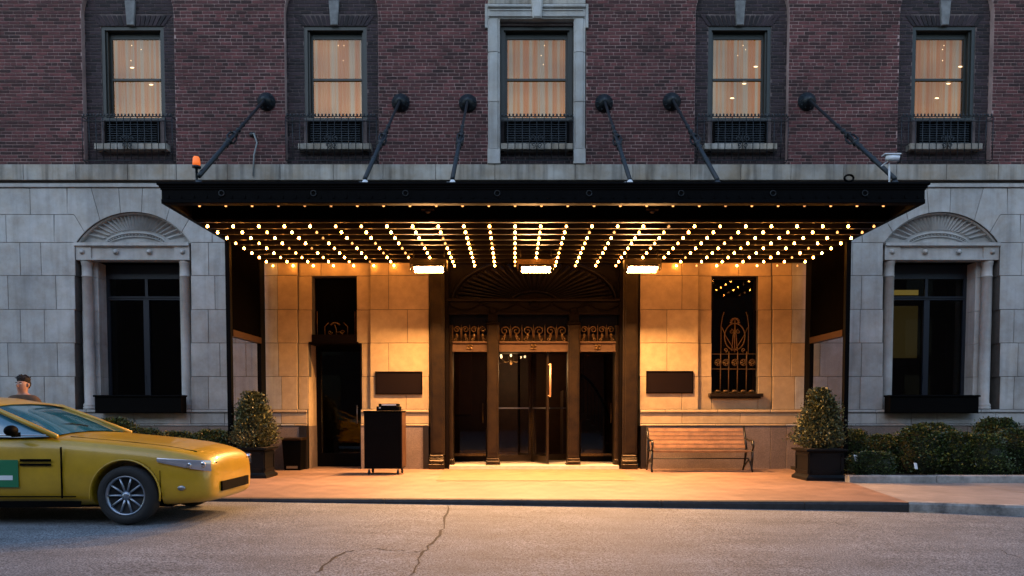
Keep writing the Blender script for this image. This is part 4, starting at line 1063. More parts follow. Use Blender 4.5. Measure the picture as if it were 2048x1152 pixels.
b = MB(); b.box(XLc+.08, XRc-.08, YF+.08, Y0-.02, ZF1-.06, ZF1-.02); b.build('roof_deck', M['canopy'], can)
me = None
for k in range(8):
    xx = XLc+.9 + (XRc-XLc-1.8)*k/7; at = (xx, YF-.012, (ZF0+ZF1)/2)
    if me is None:
        b = MB(); b.tube([(xx+.04*math.cos(2*pi*t/12), YF-.012, at[2]+.04*math.sin(2*pi*t/12)) for t in range(13)], .008, 5); o = b.build('ring_ornament', M['iron'], can, at=at); me = o.data
    else: inst('ring_ornament', me, can, at)
ROW0 = 12.32; NR = 9; STEP = (15.62-ROW0)/(NR-1)
ZBULB = PZ(452, ROW0)
XB0, XB1 = PX(415, ROW0, 452), PX(1748, ROW0, 452); NC = 27
CEIL = ZBULB+.20
b = MB(); b.box(XLc+.08, XRc-.08, ROW0-.04, Y0-.03, CEIL, CEIL+.02); b.build('soffit', M['soffit'], can)
b = MB(); b.box(XLc+.08, XRc-.08, ROW0-.14, ROW0-.05, ZBULB+.075, ZF1-.07); b.build('front_beam', M['soffit'], can)
me = None
for r in range(NR):
    y = ROW0 + r*STEP; at = ((XB0+XB1)/2, y, ZBULB+.07)
    if me is None:
        b = MB(); b.box(XLc+.1, XRc-.1, y-.03, y+.03, ZBULB+.055, CEIL-.001); o = b.build('batten', M['batten'], can, at=at); me = o.data
    else: inst('batten', me, can, at)
bm_ = MB(); bm_.lathe([(.008,.018),(.011,.012),(.018,.003),(.0215,-.007),(.019,-.019),(.008,-.027)], (0,0,0), 'z', 8)
def bulbmesh(mm, nm):
    b = MB(); b.v = list(bm_.v); b.f = [list(f) for f in bm_.f]; b.m = list(bm_.m); b.smooth = list(bm_.smooth); b.val = list(bm_.val)
    me = bpy.data.meshes.new(nm); me.from_pydata(b.v, [], b.f); me.materials.append(mm); me.polygons.foreach_set('use_smooth', [True]*len(b.f)); return me
BM = bulbmesh(M['bulbm'], 'bulb_medium')
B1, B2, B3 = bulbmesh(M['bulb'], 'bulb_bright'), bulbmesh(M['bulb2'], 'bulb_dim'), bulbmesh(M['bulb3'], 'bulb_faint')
random.seed(21)
FX = [(820,893),(1038,1107),(1250,1322)]
for r in range(NR):
    y = ROW0 + r*STEP
    for c in range(NC):
        x = XB0 + (XB1-XB0)*c/(NC-1)
        u = random.random(); me = B1 if u < .74 else (BM if u < .88 else (B2 if u < .97 else B3))
        inst('bulb_and_reflection', me, can, (x, y, ZBULB))
for c in range(NC):  # extra dim bulbs standing in for reflections of the first row
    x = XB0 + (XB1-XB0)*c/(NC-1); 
    inst('bulb_and_reflection', B3 if c in (3,4,5,20,23) else B2, can, (x, ROW0-.30, PZ(411.5, ROW0-.3)+.01))
b = MB(); b.box(XLc+.09, XRc-.09, ROW0-.33, ROW0-.27, PZ(409, ROW0-.3)+.03, ZF1-.07); b.build('outer_batten', M['batten'], can)
for px in (855, 1305):
    x_, z_ = P(px, 422, ROW0-.25); b = MB(); b.box(x_-.10, x_+.10, ROW0-.28, ROW0-.16, z_+.02, z_+.035); b.lathe([(.05,z_+.02),(.045,z_-.01),(.02,z_-.03)], (x_, ROW0-.22, 0), 'z', 10); b.build('sprinkler', M['bronze'], can)
# hanger rods
RODS = [((530,200),(398,352)),((800,202),(730,357)),((935,203),(905,357)),((1209,203),(1260,360)),((1345,200),(1435,360)),((1617,200),(1790,358))]
for i, (w_, f_) in enumerate(RODS):
    wx, wz = P(w_[0], w_[1], Y0-.1); yy = 11.62; fx, fz = P(f_[0], f_[1], yy)
    A = Vector((wx, Y0-.12, wz)); B = Vector((fx, yy, fz)); hr = thing('hanger_rod', parent=can, loc=(wx, Y0, wz))
    b = MB(); b.tube([A, A.lerp(B,.55), A.lerp(B,.56), B], [.027,.027,.036,.036], 8); b.build('rod', M['rodblue'], hr)
    d = (B-A); Lr = d.length
    for t, rr in ((.40,.042),(.47,.045),(.66,.05),(.80,.045)): b = MB(); b.lathe([(.026,-.03),(rr,-.02),(rr,.02),(.026,.03)], A.lerp(B,t), d, 10); b.build('collar', M['rodblue'], hr)
    b = MB(); C = A.lerp(B, .57); hl = .05*Lr; dn = d.normalized(); sx = dn.cross(Vector((0,0,1))).normalized(); sy = dn.cross(sx)
    for k in range(4):
        v = sx*math.cos(k*pi/2+.6)+sy*math.sin(k*pi/2+.6)
        b.tube([C-dn*hl, C-dn*hl*.5+v*.075, C+dn*hl*.5+v*.075, C+dn*hl], .018, 6)
    for t in (.525, .615): b.lathe([(.02,-.04),(.06,-.02),(.06,.02),(.02,.04)], A.lerp(B,t), d, 10)
    b.build('turnbuckle', M['iron'], hr)
    b = MB(); b.lathe([(.185,0),(.185,.03),(.165,.045),(.17,.06),(.13,.09),(.135,.11),(.08,.15),(.05,.2),(.02,.22)], (wx, Y0-.001, wz), '-y', 24)
    for k in range(10):
        a = 2*pi*k/10; b.ball((wx+.148*math.cos(a), Y0-.07, wz+.148*math.sin(a)), .02, .02, .02, 6, 4)
    b.build('wall_rosette', M['rodblue'], hr)
    wh = i in (1, 2, 3)
    b = MB(); b.lathe([(.10,0),(.09,.04),(.06,.07),(.055,.12),(.03,.16)], (fx, yy, ZF1-.02), 'z', 12); b.ball((fx-.07, yy, ZF1+.05), .10 if wh else .06, .06, .065, 8, 5)
    b.build('rod_foot', M['white'] if wh else M['iron'], hr)
# bits on the canopy
yy = 11.7
bx, bz = P(393, 332, yy)
t = thing('amber_beacon', 'small amber warning light standing on the left end of the canopy', 'beacon', (bx, yy, bz-.1))
b = MB(); b.lathe([(.05,ZF1-.02),(.05,ZF1+.02),(.02,ZF1+.03),(.02,bz-.04),(.065,bz-.03),(.065,bz)], (bx,yy,0), 'z', 12); b.build('base', M['iron'], t)
b = MB(); b.lathe([(.055,bz),(.058,bz+.05),(.05,bz+.12),(.04,bz+.14)], (bx,yy,0), 'z', 12); b.build('dome', M['amber'], t)
cx_, cz_ = P(1778, 325, yy)
t = thing('security_camera', 'white camera on a bracket at the right end of the canopy', 'camera', (cx_, yy, ZF1))
b = MB(); b.tube([(cx_+.02,yy,ZF1-.02),(cx_,yy,cz_-.02)], .015, 6); b.tube([(cx_-.12,yy,cz_-.06),(cx_-.02,yy,cz_+.02)], .012, 6); b.build('bracket', M['white'], t)
b = MB(); b.tube([(cx_-.08,yy-.05,cz_+.06),(cx_+.10,yy-.12,cz_+.02)], .045, 8); b.box(cx_-.12, cx_+.13, yy-.12, yy+.0, cz_+.09, cz_+.105); b.build('housing', M['white'], t)
for (p0, nm) in (((507,268),'conduit'),):
    t = thing('conduit_pipe', 'thin grey conduit running down the brick to the canopy beside the left rod', 'pipe', (X(507,300), Y0-.05, PZ(360,Y0)))
    b = MB(); a_ = P(503,268,Y0-.05); c_ = P(514,285,Y0-.05); d_ = P(508,310,Y0-.08); e_ = P(506,352,Y0-.1)
    b.tube([(a_[0],Y0-.02,a_[1]),(a_[0]+.05,Y0-.06,a_[1]+.01),(c_[0],Y0-.05,c_[1]),(d_[0],Y0-.08,d_[1]),(e_[0],Y0-.1,e_[1])], .018, 6); b.build('pipe', M['pipe'], t)
    b = MB(); b.ball((a_[0], Y0-.03, a_[1]), .06, .03, .05, 8, 5); b.build('junction', M['iron'], t)
t = thing('canopy_cable', 'black cable lying along the top edge of the canopy roof with a coiled loop', 'cable', (5, YF+.3, ZF1))
b = MB(); pts = []
for k in range(60):
    xx = XLc + (XRc-XLc)*k/59; pts.append((xx, YF+.35+.03*math.sin(k), ZF1+.05+.012*math.sin(k*1.3)))
b.tube(pts, .012, 5); lx_, lz_ = P(1697, 357, YF+.35)
b.tube([(lx_+.07*math.cos(2*pi*k/14), YF+.33, lz_+.05*math.sin(2*pi*k/14)) for k in range(18)], .016, 5)
b.build('cable_run', M['black'], t)
b = MB()
for px in (380, 455, 568, 850, 1083, 1580): 
    x_ = PX(px, YF+.3, 360); b.box(x_-.05, x_+.05, YF+.25, YF+.35, ZF1-.019, ZF1+.05)
b.build('junction_box', M['black'], t)
for px in (1000, 1105):
    x_ = PX(px, YF+.4, 360); t = thing('roof_bracket', 'flat white bracket lying on the canopy roof, ' + ('left of centre' if px == 1000 else 'right of centre'), 'bracket', (x_+.05, YF+.4, ZF1))
    b = MB(); b.box(x_-.16, x_+.16, YF+.3, YF+.45, ZF1-.018, ZF1+.03); b.cbox(x_-.05, x_+.08, YF+.3, YF+.4, ZF1+.03, ZF1+.06, .01); b.build('plate', M['white'], t)
# ---------- side screens
for si, (xx, s) in enumerate(((XLc, 1), (XRc, -1))):
    y0_, y1_ = 13.72, Y0-.07; xa, xb = xx, xx+s*.08
    t = thing('glass_screen', ['black framed glass wind screen at the left end of the canopy', 'black framed glass wind screen at the right end of the canopy'][si], 'screen', (xx+s*.04, 14.7, 0))
    b = MB(); b.box(xa, xb, y0_, y0_+.10, 0, ZF0+.0); b.build('front_post', M['canopy'], t)
    b = MB(); b.box(xa, xb, y1_-.28, y1_, 0, ZF0+.0); b.build('rear_post', M['canopy'], t)
    b = MB(); b.box(xa+s*.02, xb-s*.02, y0_+.1, y1_-.28, 2.72, ZF0); b.build('upper_panel', M['soffit'], t)
    b = MB(); b.box(xa-s*.015, xb+s*.015, y0_+.1, y1_-.28, 2.60, 2.72); b.build('transom', mat('transom_bronze_%d' % si, (.03,.015,.008), .5, spec=.15), t)
    b = MB(); b.box(xa+s*.02, xb-s*.02, y0_+.1, y1_-.28, 0, 1.03); b.build('lower_panel', M['soffit'], t)
    b = MB(); b.box(xa+s*.035, xa+s*.041, y0_+.1, y1_-.28, 1.03, 2.60); b.build('pane', M['glassc'], t)
# ---------- floodlights
FL = [(820,893,-.25), (1036,1108,0), (1250,1322,.25)]
for i, (p, q, tw) in enumerate(FL):
    yf = 14.62; xc = PX((p+q)/2, yf, 530); hw = .36; zc = PZ(533, yf)
    fl = thing('floodlight', ['lit floodlight under the canopy left of the entrance', 'lit floodlight under the canopy centred over the revolving door', 'lit floodlight under the canopy right of the entrance'][i], 'floodlight', (xc, yf, zc), group='floodlights hanging under the canopy')
    tl = R(20); cy, sy_ = math.cos(tl), math.sin(tl)
    # local frame: e = along depth of lens (back-down), lens normal towards street/down
    def LP(a, bdep, c): # a along x, bdep along lens depth (0 front..1 rear), c outwards along normal (down)
        return (xc + a, yf + bdep*cy + c*(-sy_), zc - 0 - bdep*sy_*1.0 - c*cy + 0)
    D = .14
    b = MB()
    # lens sits inside a skirt: front lip .01, rear lip .07
    le = [LP(-.27,.02,0), LP(.27,.02,0), LP(.27,D-.02,0), LP(-.27,D-.02,0)]
    b._add(le, [(0,1,2,3)]); b.build('lens', M['lens'], fl)
    b = MB()
    def slab8(a0, a1, d0, d1, c0, c1):
        vs = [LP(a,d,c) for c in (c0,c1) for (a,d) in ((a0,d0),(a1,d0),(a1,d1),(a0,d1))]
        b._add(vs, [(0,1,2,3),(7,6,5,4),(0,4,5,1),(1,5,6,2),(2,6,7,3),(3,7,4,0)])
    slab8(-.29,.29,0,D,-.10,-.004); slab8(-.30,-.29,-.01,D+.01,-.10,.02); slab8(.29,.30,-.01,D+.01,-.10,.02); slab8(-.29,.29,D,D+.01,-.10,.055)
    b.build('lamp_body', M['bronze'], fl)
    b = MB(); b.box(xc-hw, xc+hw, yf+.0, yf+.03, zc+.05, zc+.14); b.box(xc-hw, xc-hw+.02, yf-.02, yf+.2, zc-.05, zc+.14); b.box(xc+hw-.02, xc+hw, yf-.02, yf+.2, zc-.05, zc+.14); b.build('mounting_frame', M['gold'] if i == 1 else M['bronze'], fl)
    for s in (-1, 1): b = MB(); b.tube([(xc+s*.3, yf+.1, zc+.14), (xc+s*.3, yf+.1, CEIL)], .012, 6); b.build('hanger', M['bronze'], fl)

# ================================================================== RAILINGS, PLANTER BOXES, PLAQUES
def railing(i):
    if i == 2: a, c = XB(1000)+.01, XB(1147)-.01
    else:
        k = [0,1,None,2,3][i]; a, c = bayx[k][0]+.03, bayx[k][1]-.03
    yy = Y0-.10 if i != 2 else Y0-.1; z1, z0 = PZ(237, Y0), PZ(324, Y0); cx = (a+c)/2
    t = thing('balcony_railing', 'black wrought iron guard railing below the ' + ['far left upstairs window', 'second upstairs window from the left', 'central stone-framed upstairs window', 'second upstairs window from the right', 'far right upstairs window'][i], 'railing', (cx, yy, z0), group='iron guard railings below the upstairs windows')
    b = MB()
    for z in (z1, z1-.09, z0): b.tube([(a,yy,z),(c,yy,z)], .011, 5)
    for xx in (a, c): b.tube([(xx,Y0+.1,z1),(xx,yy,z1)], .009, 5); b.tube([(xx,Y0+.1,z0),(xx,yy,z0)], .009, 5)
    b.build('rails', M['iron'], t)
    n = max(8, round((c-a)/.147)); me = None
    for k in range(n+1):
        xx = a+(c-a)*k/n; at = (xx, yy, z0)
        if me is None:
            b = MB(); b.tube([(xx,yy,z0),(xx,yy,z1)], .0085, 5); o = b.build('bar', M['iron'], t, at=at); me = o.data
        else: inst('bar', me, t, at)
    b = MB()
    for k in range(2*n): 
        xx = a+(c-a)*(k+.5)/(2*n); b.ball((xx,yy,z1+.035), .022, .012, .03, 6, 4)
    b.build('finial_row', M['iron'], t, kind='stuff')
    b = MB(); zc = (z0+z1)/2-.02
    for s in (-1, 1):
        spiral(b, (cx+s*.09, zc+.02), .07, yy-.015, 1.3, pi/2, s, .010); spiral(b, (cx+s*.07, zc-.12), .05, yy-.015, 1.2, -pi/2, -s, .009)
    b.tube([(cx,yy-.015,zc-.2),(cx,yy-.015,zc+.2)], [.012,.004], 5)
    b.build('scroll_ornament', M['iron'], t)
for i in range(5): railing(i)
for i, (cxp, x0p, x1p) in enumerate(((266,187,365),(1883,1778,1960))):
    yb_ = Y0-.28; a, c = PX(x0p,yb_,800), PX(x1p,yb_,800); z1, z0 = PZ(790,yb_), PZ(822,yb_)
    t = thing('window_box', ['black planter box under the left arched window', 'black planter box under the right arched window'][i], 'planter', ((a+c)/2, Y0, z0))
    b = MB(); b.cbox(a+.02, c-.02, yb_, Y0-.055, z0-.04, z1-.04, .01); b.build('trough', M['black'], t)
    b = MB(); b.cbox(a, c, yb_-.03, Y0-.052, z1-.04, z1, .01); b.build('rim', M['black'], t)
for i, (p, q, r_, s_) in enumerate(((751,845,743,789),(1292,1386,742,787))):
    a, c = X(p,766), X(q,766); z1, z0 = PZ(r_, Y0), PZ(s_, Y0)
    t = thing('wall_plaque', ['dark bronze wall plaque left of the entrance, above the valet stand', 'dark bronze wall plaque right of the entrance, above the bench'][i], 'plaque', ((a+c)/2, Y0, z0))
    b = MB(); b.cbox(a+.02, c-.02, Y0-.02, Y0-.002, z0+.02, z1-.02, .004); b.build('plate', M['plaque'], t)
    b = MB(); 
    for q_ in ((a,c,z0,z0+.02),(a,c,z1-.02,z1),(a,a+.02,z0+.02,z1-.02),(c-.02,c,z0+.02,z1-.02)): b.box(q_[0],q_[1],Y0-.032,Y0-.002,q_[2],q_[3])
    b.build('rim', M['bronzed'], t)

# ================================================================== STREET FURNITURE
# valet stand
yv = 14.2; a, c = PX(728,yv,880), PX(803,yv,880)+.0; xv0, xv1 = a, c; dv_ = .52
t = thing('valet_stand', 'tall black valet podium on castors left of the entrance', 'podium', ((a+c)/2, yv+.25, 0))
b = MB(); b.cbox(xv0, xv1, yv, yv+dv_, .12, 1.20, .01); b.box(xv0+.04, xv1-.04, yv-.004, yv+.0, .2, 1.12); b.build('cabinet', M['black'], t)
b = MB(); b.cbox(xv0-.01, xv1+.01, yv-.012, yv+dv_+.01, 1.20, 1.225, .006); b.build('top_board', M['black'], t)
b = MB(); b.box(xv1+.0, xv1+.012, yv+.02, yv+dv_-.02, .14, 1.19); b.build('side_panel', mat('lamplit_side', (.085,.036,.015), .4, var=.4, scale=5), t)  # brown panel, lamplight on this side is put into its colour
for (wx, wy) in ((xv0+.08,yv+.06),(xv1-.08,yv+.06),(xv0+.08,yv+dv_-.06),(xv1-.06,yv+dv_-.06)):
    b = MB(); b.lathe([(.03,-.02),(.045,-.015),(.045,.015),(.03,.02)], (wx, wy, .047), 'x', 12); b.build('castor', M['rubber'], t)
    b = MB(); b.tube([(wx,wy,.12),(wx,wy,.05)], .01, 5); b.build('castor_fork', M['steel'], t)
t = thing('key_box', 'small dark box with papers lying on top of the valet podium', 'box', ((xv0+xv1)/2, yv+.2, 1.225))
k0, k1 = PX(750,yv), PX(796,yv)
b = MB(); b.cbox(k0, k1, yv+.05, yv+.35, 1.226, 1.31, .01); b.build('case', M['black'], t)
b = MB(); b.cbox(k0+.04, k1-.03, yv+.06, yv+.33, 1.311, 1.36, .01); b.build('tray', M['black'], t)
b = MB(); b.box(k0+.10, k1-.06, yv+.055, yv+.06, 1.325, 1.35); b.box(k0+.05, k0+.08, yv+.045, yv+.05, 1.27, 1.29); b.build('papers', M['white'], t)
# litter bin
yb_ = 15.25; a, c = PX(564,yb_,900), PX(600,yb_,900)
t = thing('litter_bin', 'small dark litter bin against the granite between left shrub and doorway', 'bin', ((a+c)/2, yb_+.18, 0))
b = MB(); zt = .62; b._add([(a+.03,yb_+.03,0),(c-.01,yb_+.03,0),(c-.01,yb_+.36,0),(a+.03,yb_+.36,0),(a,yb_,zt),(c+.02,yb_,zt),(c+.02,yb_+.38,zt),(a,yb_+.38,zt)], [(0,1,5,4),(1,2,6,5),(2,3,7,6),(3,0,4,7),(4,5,6,7),(3,2,1,0)]); b.build('body', M['black'], t)
b = MB(); b.cbox(a-.015, c+.035, yb_-.015, yb_+.395, zt, zt+.05, .012); b.build('rim', M['bronze'], t)
b = MB(); b.box(a+.08, c-.06, yb_+.017, yb_+.024, .04, .09); b.build('plate', M['steel'], t)
# bench
t = thing('park_bench', 'wooden slatted bench with black cast iron ends against the wall right of the entrance', 'bench', (3.7, 15.1, 0))
bx0, bx1 = 2.74, 4.74
def slat(y, z, h, d, tilt=0):
    b = MB(); cz, cy_ = math.cos(tilt), math.sin(tilt); vs = []
    for xx in (bx0+.03, bx1-.03):
        for (p, q) in ((-d/2,-h/2),(d/2,-h/2),(d/2,h/2),(-d/2,h/2)): vs.append((xx, y+p*cz+q*cy_, z-p*cy_+q*cz))
    b._add(vs, [(3,2,1,0),(4,5,6,7),(0,1,5,4),(1,2,6,5),(2,3,7,6),(3,0,4,7)])
    return b.build('slat', M['slat'], t)
for k in range(5): slat(15.22+.032*k*1.3, .50+.082*k, .066, .022, R(14))
for k in range(5): slat(14.83+.08*k, .425-.008*k, .028, .068, 0)
for ex in (bx0, bx1):
    b = MB(); e = ex
    b.tube([(e,14.80,0),(e,14.86,.08),(e,14.82,.25),(e,14.82,.42)], [.022,.02,.024,.026], 6)
    b.tube([(e,15.42,0),(e,15.34,.1),(e,15.26,.3),(e,15.22,.45),(e,15.30,.68),(e,15.40,.90)], [.022,.02,.024,.028,.022,.02], 6)
    b.tube([(e,14.82,.42),(e,15.22,.42)], .022, 6)
    b.tube([(e,14.82,.42),(e,14.76,.52),(e,14.78,.60),(e,14.86,.63),(e,15.0,.62),(e,15.28,.66)], [.02,.022,.026,.024,.02,.02], 6)
    sp = [(e, 14.84+.055*(1-.6*k/14)*math.cos(k*.55), .56+.055*(1-.6*k/14)*math.sin(k*.55)) for k in range(15)]
    b.tube(sp, .010, 5)
    b.tube([(e,14.86,.10),(e,15.05,.24),(e,15.30,.10)], .014, 5)
    sp = [(e, 14.90+.05*(1-.6*k/14)*math.cos(k*.55+1), .2+.05*(1-.6*k/14)*math.sin(k*.55+1)) for k in range(15)]
    b.tube(sp, .009, 5)
    b.build('cast_end', M['castiron'], t)
b = MB(); b.tube([(bx0,15.05,.26),(bx1,15.05,.26)], .012, 6); b.build('stretcher', M['castiron'], t)
# planters with clipped shrubs
def planter(x0, x1, y0, label):
    w_ = x1-x0; d = w_; t = thing('square_planter', label, 'planter', ((x0+x1)/2, y0+d/2, 0), group='black square planters flanking the entrance')
    cx, cy = (x0+x1)/2, y0+d/2
    def sq(b, r, z0, z1, r2=None):
        r2 = r if r2 is None else r2
        b._add([(cx-r,cy-r,z0),(cx+r,cy-r,z0),(cx+r,cy+r,z0),(cx-r,cy+r,z0),(cx-r2,cy-r2,z1),(cx+r2,cy-r2,z1),(cx+r2,cy+r2,z1),(cx-r2,cy+r2,z1)], [(0,1,5,4),(1,2,6,5),(2,3,7,6),(3,0,4,7),(4,5,6,7),(3,2,1,0)])
    h = .55; r = w_/2
    b = MB(); sq(b, r-.03, .08, h-.05)
    b.build('tub', M['planter'], t)
    b = MB(); sq(b, r+.02, 0, .05); sq(b, r+.02, .05, .075, r-.01); sq(b, r-.01, .075, .095, r-.025); b.build('base_moulding', M['planter'], t)
    b = MB(); sq(b, r-.02, h-.05, h-.03, r+.03); sq(b, r+.03, h-.03, h); b.build('rim', M['planter'], t)
    b = MB()
    for (ax, s) in (('y',-1),('x',-1),('x',1)):
        for q in ((-1,-.86),(.86,1)):
            lo, hi = q[0]*(r-.04), q[1]*(r-.04)
            if ax == 'y': b.box(cx+lo, cx+hi, cy-r+.018, cy-r+.031, .12, h-.08)
            else:
                xx = cx+s*(r-.03); b.box(min(xx,xx+s*.012), max(xx,xx+s*.012), cy+lo, cy+hi, .12, h-.08)
        if ax == 'y': b.box(cx-r+.06, cx+r-.06, cy-r+.018, cy-r+.031, .12, .17); b.box(cx-r+.06, cx+r-.06, cy-r+.018, cy-r+.031, h-.13, h-.08)
        else:
            xx = cx+s*(r-.03)
            for (p, q) in ((.12,.17),(h-.13,h-.08)): b.box(min(xx,xx+s*.012), max(xx,xx+s*.012), cy-r+.06, cy+r-.06, p, q)
    b.build('panel_moulding', M['planter'], t)
    b = MB(); b.box(cx-r+.03, cx+r-.03, cy-r+.03, cy+r-.03, h, h+.008); b.build('soil', M['soil'], t)
    return cx, cy, h
def leaves(prof, H, n, size, seed, clump=5, rough=.12, spread=.35):
    rnd = random.Random(seed); vs = []; fs = []; vals = []
    lobes = [(rnd.uniform(0,2*pi), rnd.uniform(.05,.95), rnd.uniform(-1,1)) for _ in range(26)]
    for i in range(n):
        t = rnd.random()**.8; a = rnd.uniform(0, 2*pi)
        r0 = prof(t)
        m = 1 + sum(rough*l[2]*math.exp(-((((a-l[0]+pi)%(2*pi))-pi)**2*3 + (t-l[1])**2*40)) for l in lobes)
        dep = rnd.random()**1.8
        r = r0*m*(1.04 - spread*dep) + (rnd.random()**7)*size*3.6
        c = Vector((r*math.cos(a), r*math.sin(a), t*H*(1+.03*rnd.uniform(-1,1))))
        out = Vector((math.cos(a), math.sin(a), .5)).normalized()
        d = (out + Vector((rnd.uniform(-1,1), rnd.uniform(-1,1), rnd.uniform(-.6,1)))*.9).normalized()
        s = d.cross(Vector((rnd.uniform(-1,1), rnd.uniform(-1,1), rnd.uniform(-1,1)))).normalized()
        L_ = size*rnd.uniform(.7,1.35); W_ = L_*.42
        nn = d.cross(s)*W_*.25
        b0 = len(vs); vs += [c, c+d*L_*.5+s*W_-nn, c+d*L_, c+d*L_*.5-s*W_-nn]
        fs += [(b0,b0+1,b0+2),(b0,b0+2,b0+3)]
        v = rnd.random()**1.4; vals += [v, v]
    return vs, fs, vals
def bush_mesh(name, prof, H, n, size, seed, m, **k):
    vs, fs, vals = leaves(prof, H, n, size, seed, **k)
    me = bpy.data.meshes.new(name); me.from_pydata([tuple(v) for v in vs], [], fs); me.materials.append(m)
    at = me.attributes.new('bv', 'FLOAT', 'FACE'); at.data.foreach_set('value', vals); return me
def core_mesh(name, prof, H, k=.78):  # solid dark core filling the gaps behind the leaves
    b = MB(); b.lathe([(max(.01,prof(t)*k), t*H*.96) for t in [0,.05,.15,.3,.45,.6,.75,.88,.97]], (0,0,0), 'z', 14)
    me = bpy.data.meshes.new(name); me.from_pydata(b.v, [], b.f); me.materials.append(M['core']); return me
tp = lambda t: .385*(min(1,(t+.10)/.25)**.6)*(1-max(0,(t-.15)/.87)**1.25)**.80 + .012
for (x0, x1, y0, lb, lb2, sd_) in ((PX(463,13.45,950), PX(531,13.45,950), 13.45, 'black square planter at the left end under the canopy, beside the litter bin', 'clipped conical shrub in the left planter, beside the litter bin', 3),
                                 (PX(1615,12.98,950), PX(1692,12.98,950), 12.98, 'black square planter at the right end under the canopy, near the bench', 'clipped conical shrub in the right planter, near the bench', 4)):
    cx, cy, h = planter(x0, x1, y0, lb)
    Ht = 1.0 if sd_ == 3 else 1.05
    t = thing('conical_shrub', lb2, 'shrub', (cx, cy, h), group='clipped conical shrubs in planters')
    me = bush_mesh('shrub_leaves', tp, Ht, 7500, .042, sd_, M['leaf'], rough=.26, spread=.46); o = inst('foliage', me, t, (cx, cy, h+.0)); o.scale = (.98,.98,1)
    me = core_mesh('shrub_core', tp, Ht, .66); inst('dark_core', me, t, (cx, cy, h+.02))
    b = MB(); b.tube([(cx,cy,h-.05),(cx,cy,h+.6)], [.03,.015], 6); b.build('trunk', M['stem'], t)
# hedge beds
bedR = PX(1693, 12.75, 960)
for (xa, xb, lb) in ((bedR, 17.0, 'right'), (-17.0, -5.62, 'left')):
    b = MB(); b.box(xa+.12, xb, 12.82, Y0-.03, -.3, .06); b.build('planting_bed', M['soil'], kind='structure')
    e = thing('bed_edging', kind='structure', loc=((xa+xb)/2, 12.7, 0))
    x_ = xa
    while x_ < xb-.05:
        b = MB(); x2 = min(x_+1.5, xb); b.cbox(x_+.004, x2-.004, 12.66, 12.82, -.1, .12+random.uniform(-.004,.004), .015); b.build('edging_stone', M['curbl'], e); x_ = x2
b = MB(); b.cbox(XRc+.1, XRc+.22, 12.83, Y0-.05, -.1, .11, .015); b.build('bed_side_kerb', M['curbl'], kind='structure')
bp = lambda t: .5*math.sqrt(max(0, 1-((t-.42)/.60)**2))**.9 if t < 1 else 0
bushes = [bush_mesh('boxwood_leaves_%d' % k, bp, .95, 6500, .042, 40+k, M['box'], rough=.30, spread=.36) for k in range(3)]
corem = core_mesh('boxwood_core', bp, .95, .86)
BUSH = [ # px centre, py top, py bottom, width px, Y, label
 (1708,862,950,60,14.6,'small round boxwood squeezed between the right screen post and the hedge'),
 (1764,872,945,80,14.2,'round boxwood beside the right screen, under the left edge of the window box'),
 (1745,905,955,84,13.3,'low sprawling boxwood at the front left corner of the right bed'),
 (1838,858,950,108,13.9,'large rounded boxwood under the middle of the right arched window'),
 (1862,850,930,96,15.0,'boxwood at the back of the right bed, close under the window box'),
 (1912,868,952,100,13.7,'broad boxwood right of the large one, under the right end of the window box'),
 (1992,840,930,92,15.0,'tallest boxwood at the back of the right bed near the photo edge'),
 (1962,872,954,90,13.5,'leafy boxwood low in front of the tallest one at right'),
 (2035,862,952,100,13.8,'boxwood cut by the right edge of the photo'),
 (2130,860,952,105,14.0,'boxwood just beyond the right edge of the photo'),
 (232,841,930,80,15.0,'boxwood under the left end of the left window box'),
 (285,860,935,96,14.4,'low boxwood just behind the taxi bonnet under the left window box'),
 (355,866,935,90,14.5,'low boxwood right of the left arched window'),
 (425,863,935,86,14.5,'boxwood against the left screen post'),
 (150,862,935,96,14.5,'boxwood hidden mostly behind the taxi windscreen'),
 (60,858,935,100,14.5,'boxwood behind the taxi, near the left edge of the photo')]
for i, (px, pt, pb, wp, y, lb) in enumerate(BUSH):
    xc = PX(px, y, 900); zt = PZ(pt, y); w_ = wp/F*y*.95; z0 = .05
    t = thing('boxwood_bush', lb, 'bush', (xc, y, z0), group='rounded boxwood bushes in the beds')
    H = zt - z0; sc = (w_/.98, w_/.98, H/.93)
    o = inst('foliage', bushes[i % 3], t, (xc, y, z0), (0, 0, random.uniform(0, 6)), sc)
    inst('dark_core', corem, t, (xc, y, z0), (0,0,0), sc)
# small scraps in the right bed
for (px, py, lb) in ((1833,932,'white paper scrap lying in the right bed under the hedge'), (1955,925,'second white paper scrap farther right under the hedge'), (1713,916,'pale scrap stuck in the hedge near the planter')):
    y = 13.25; x_, z_ = P(px, py, y); b = MB(); z_ = max(z_, .09)
    b._add([(x_-.03,y,z_-.05),(x_+.03,y+.01,z_-.06),(x_+.02,y+.03,z_+.05),(x_-.04,y+.02,z_+.06),(x_-.03,y+.004,z_-.05),(x_+.03,y+.014,z_-.06),(x_+.02,y+.034,z_+.05),(x_-.04,y+.024,z_+.06)], [(0,1,2,3),(7,6,5,4),(0,4,5,1),(1,5,6,2),(2,6,7,3),(3,7,4,0)])
    o = b.build('paper_scrap', M['white']); tag(o, lb, 'litter')

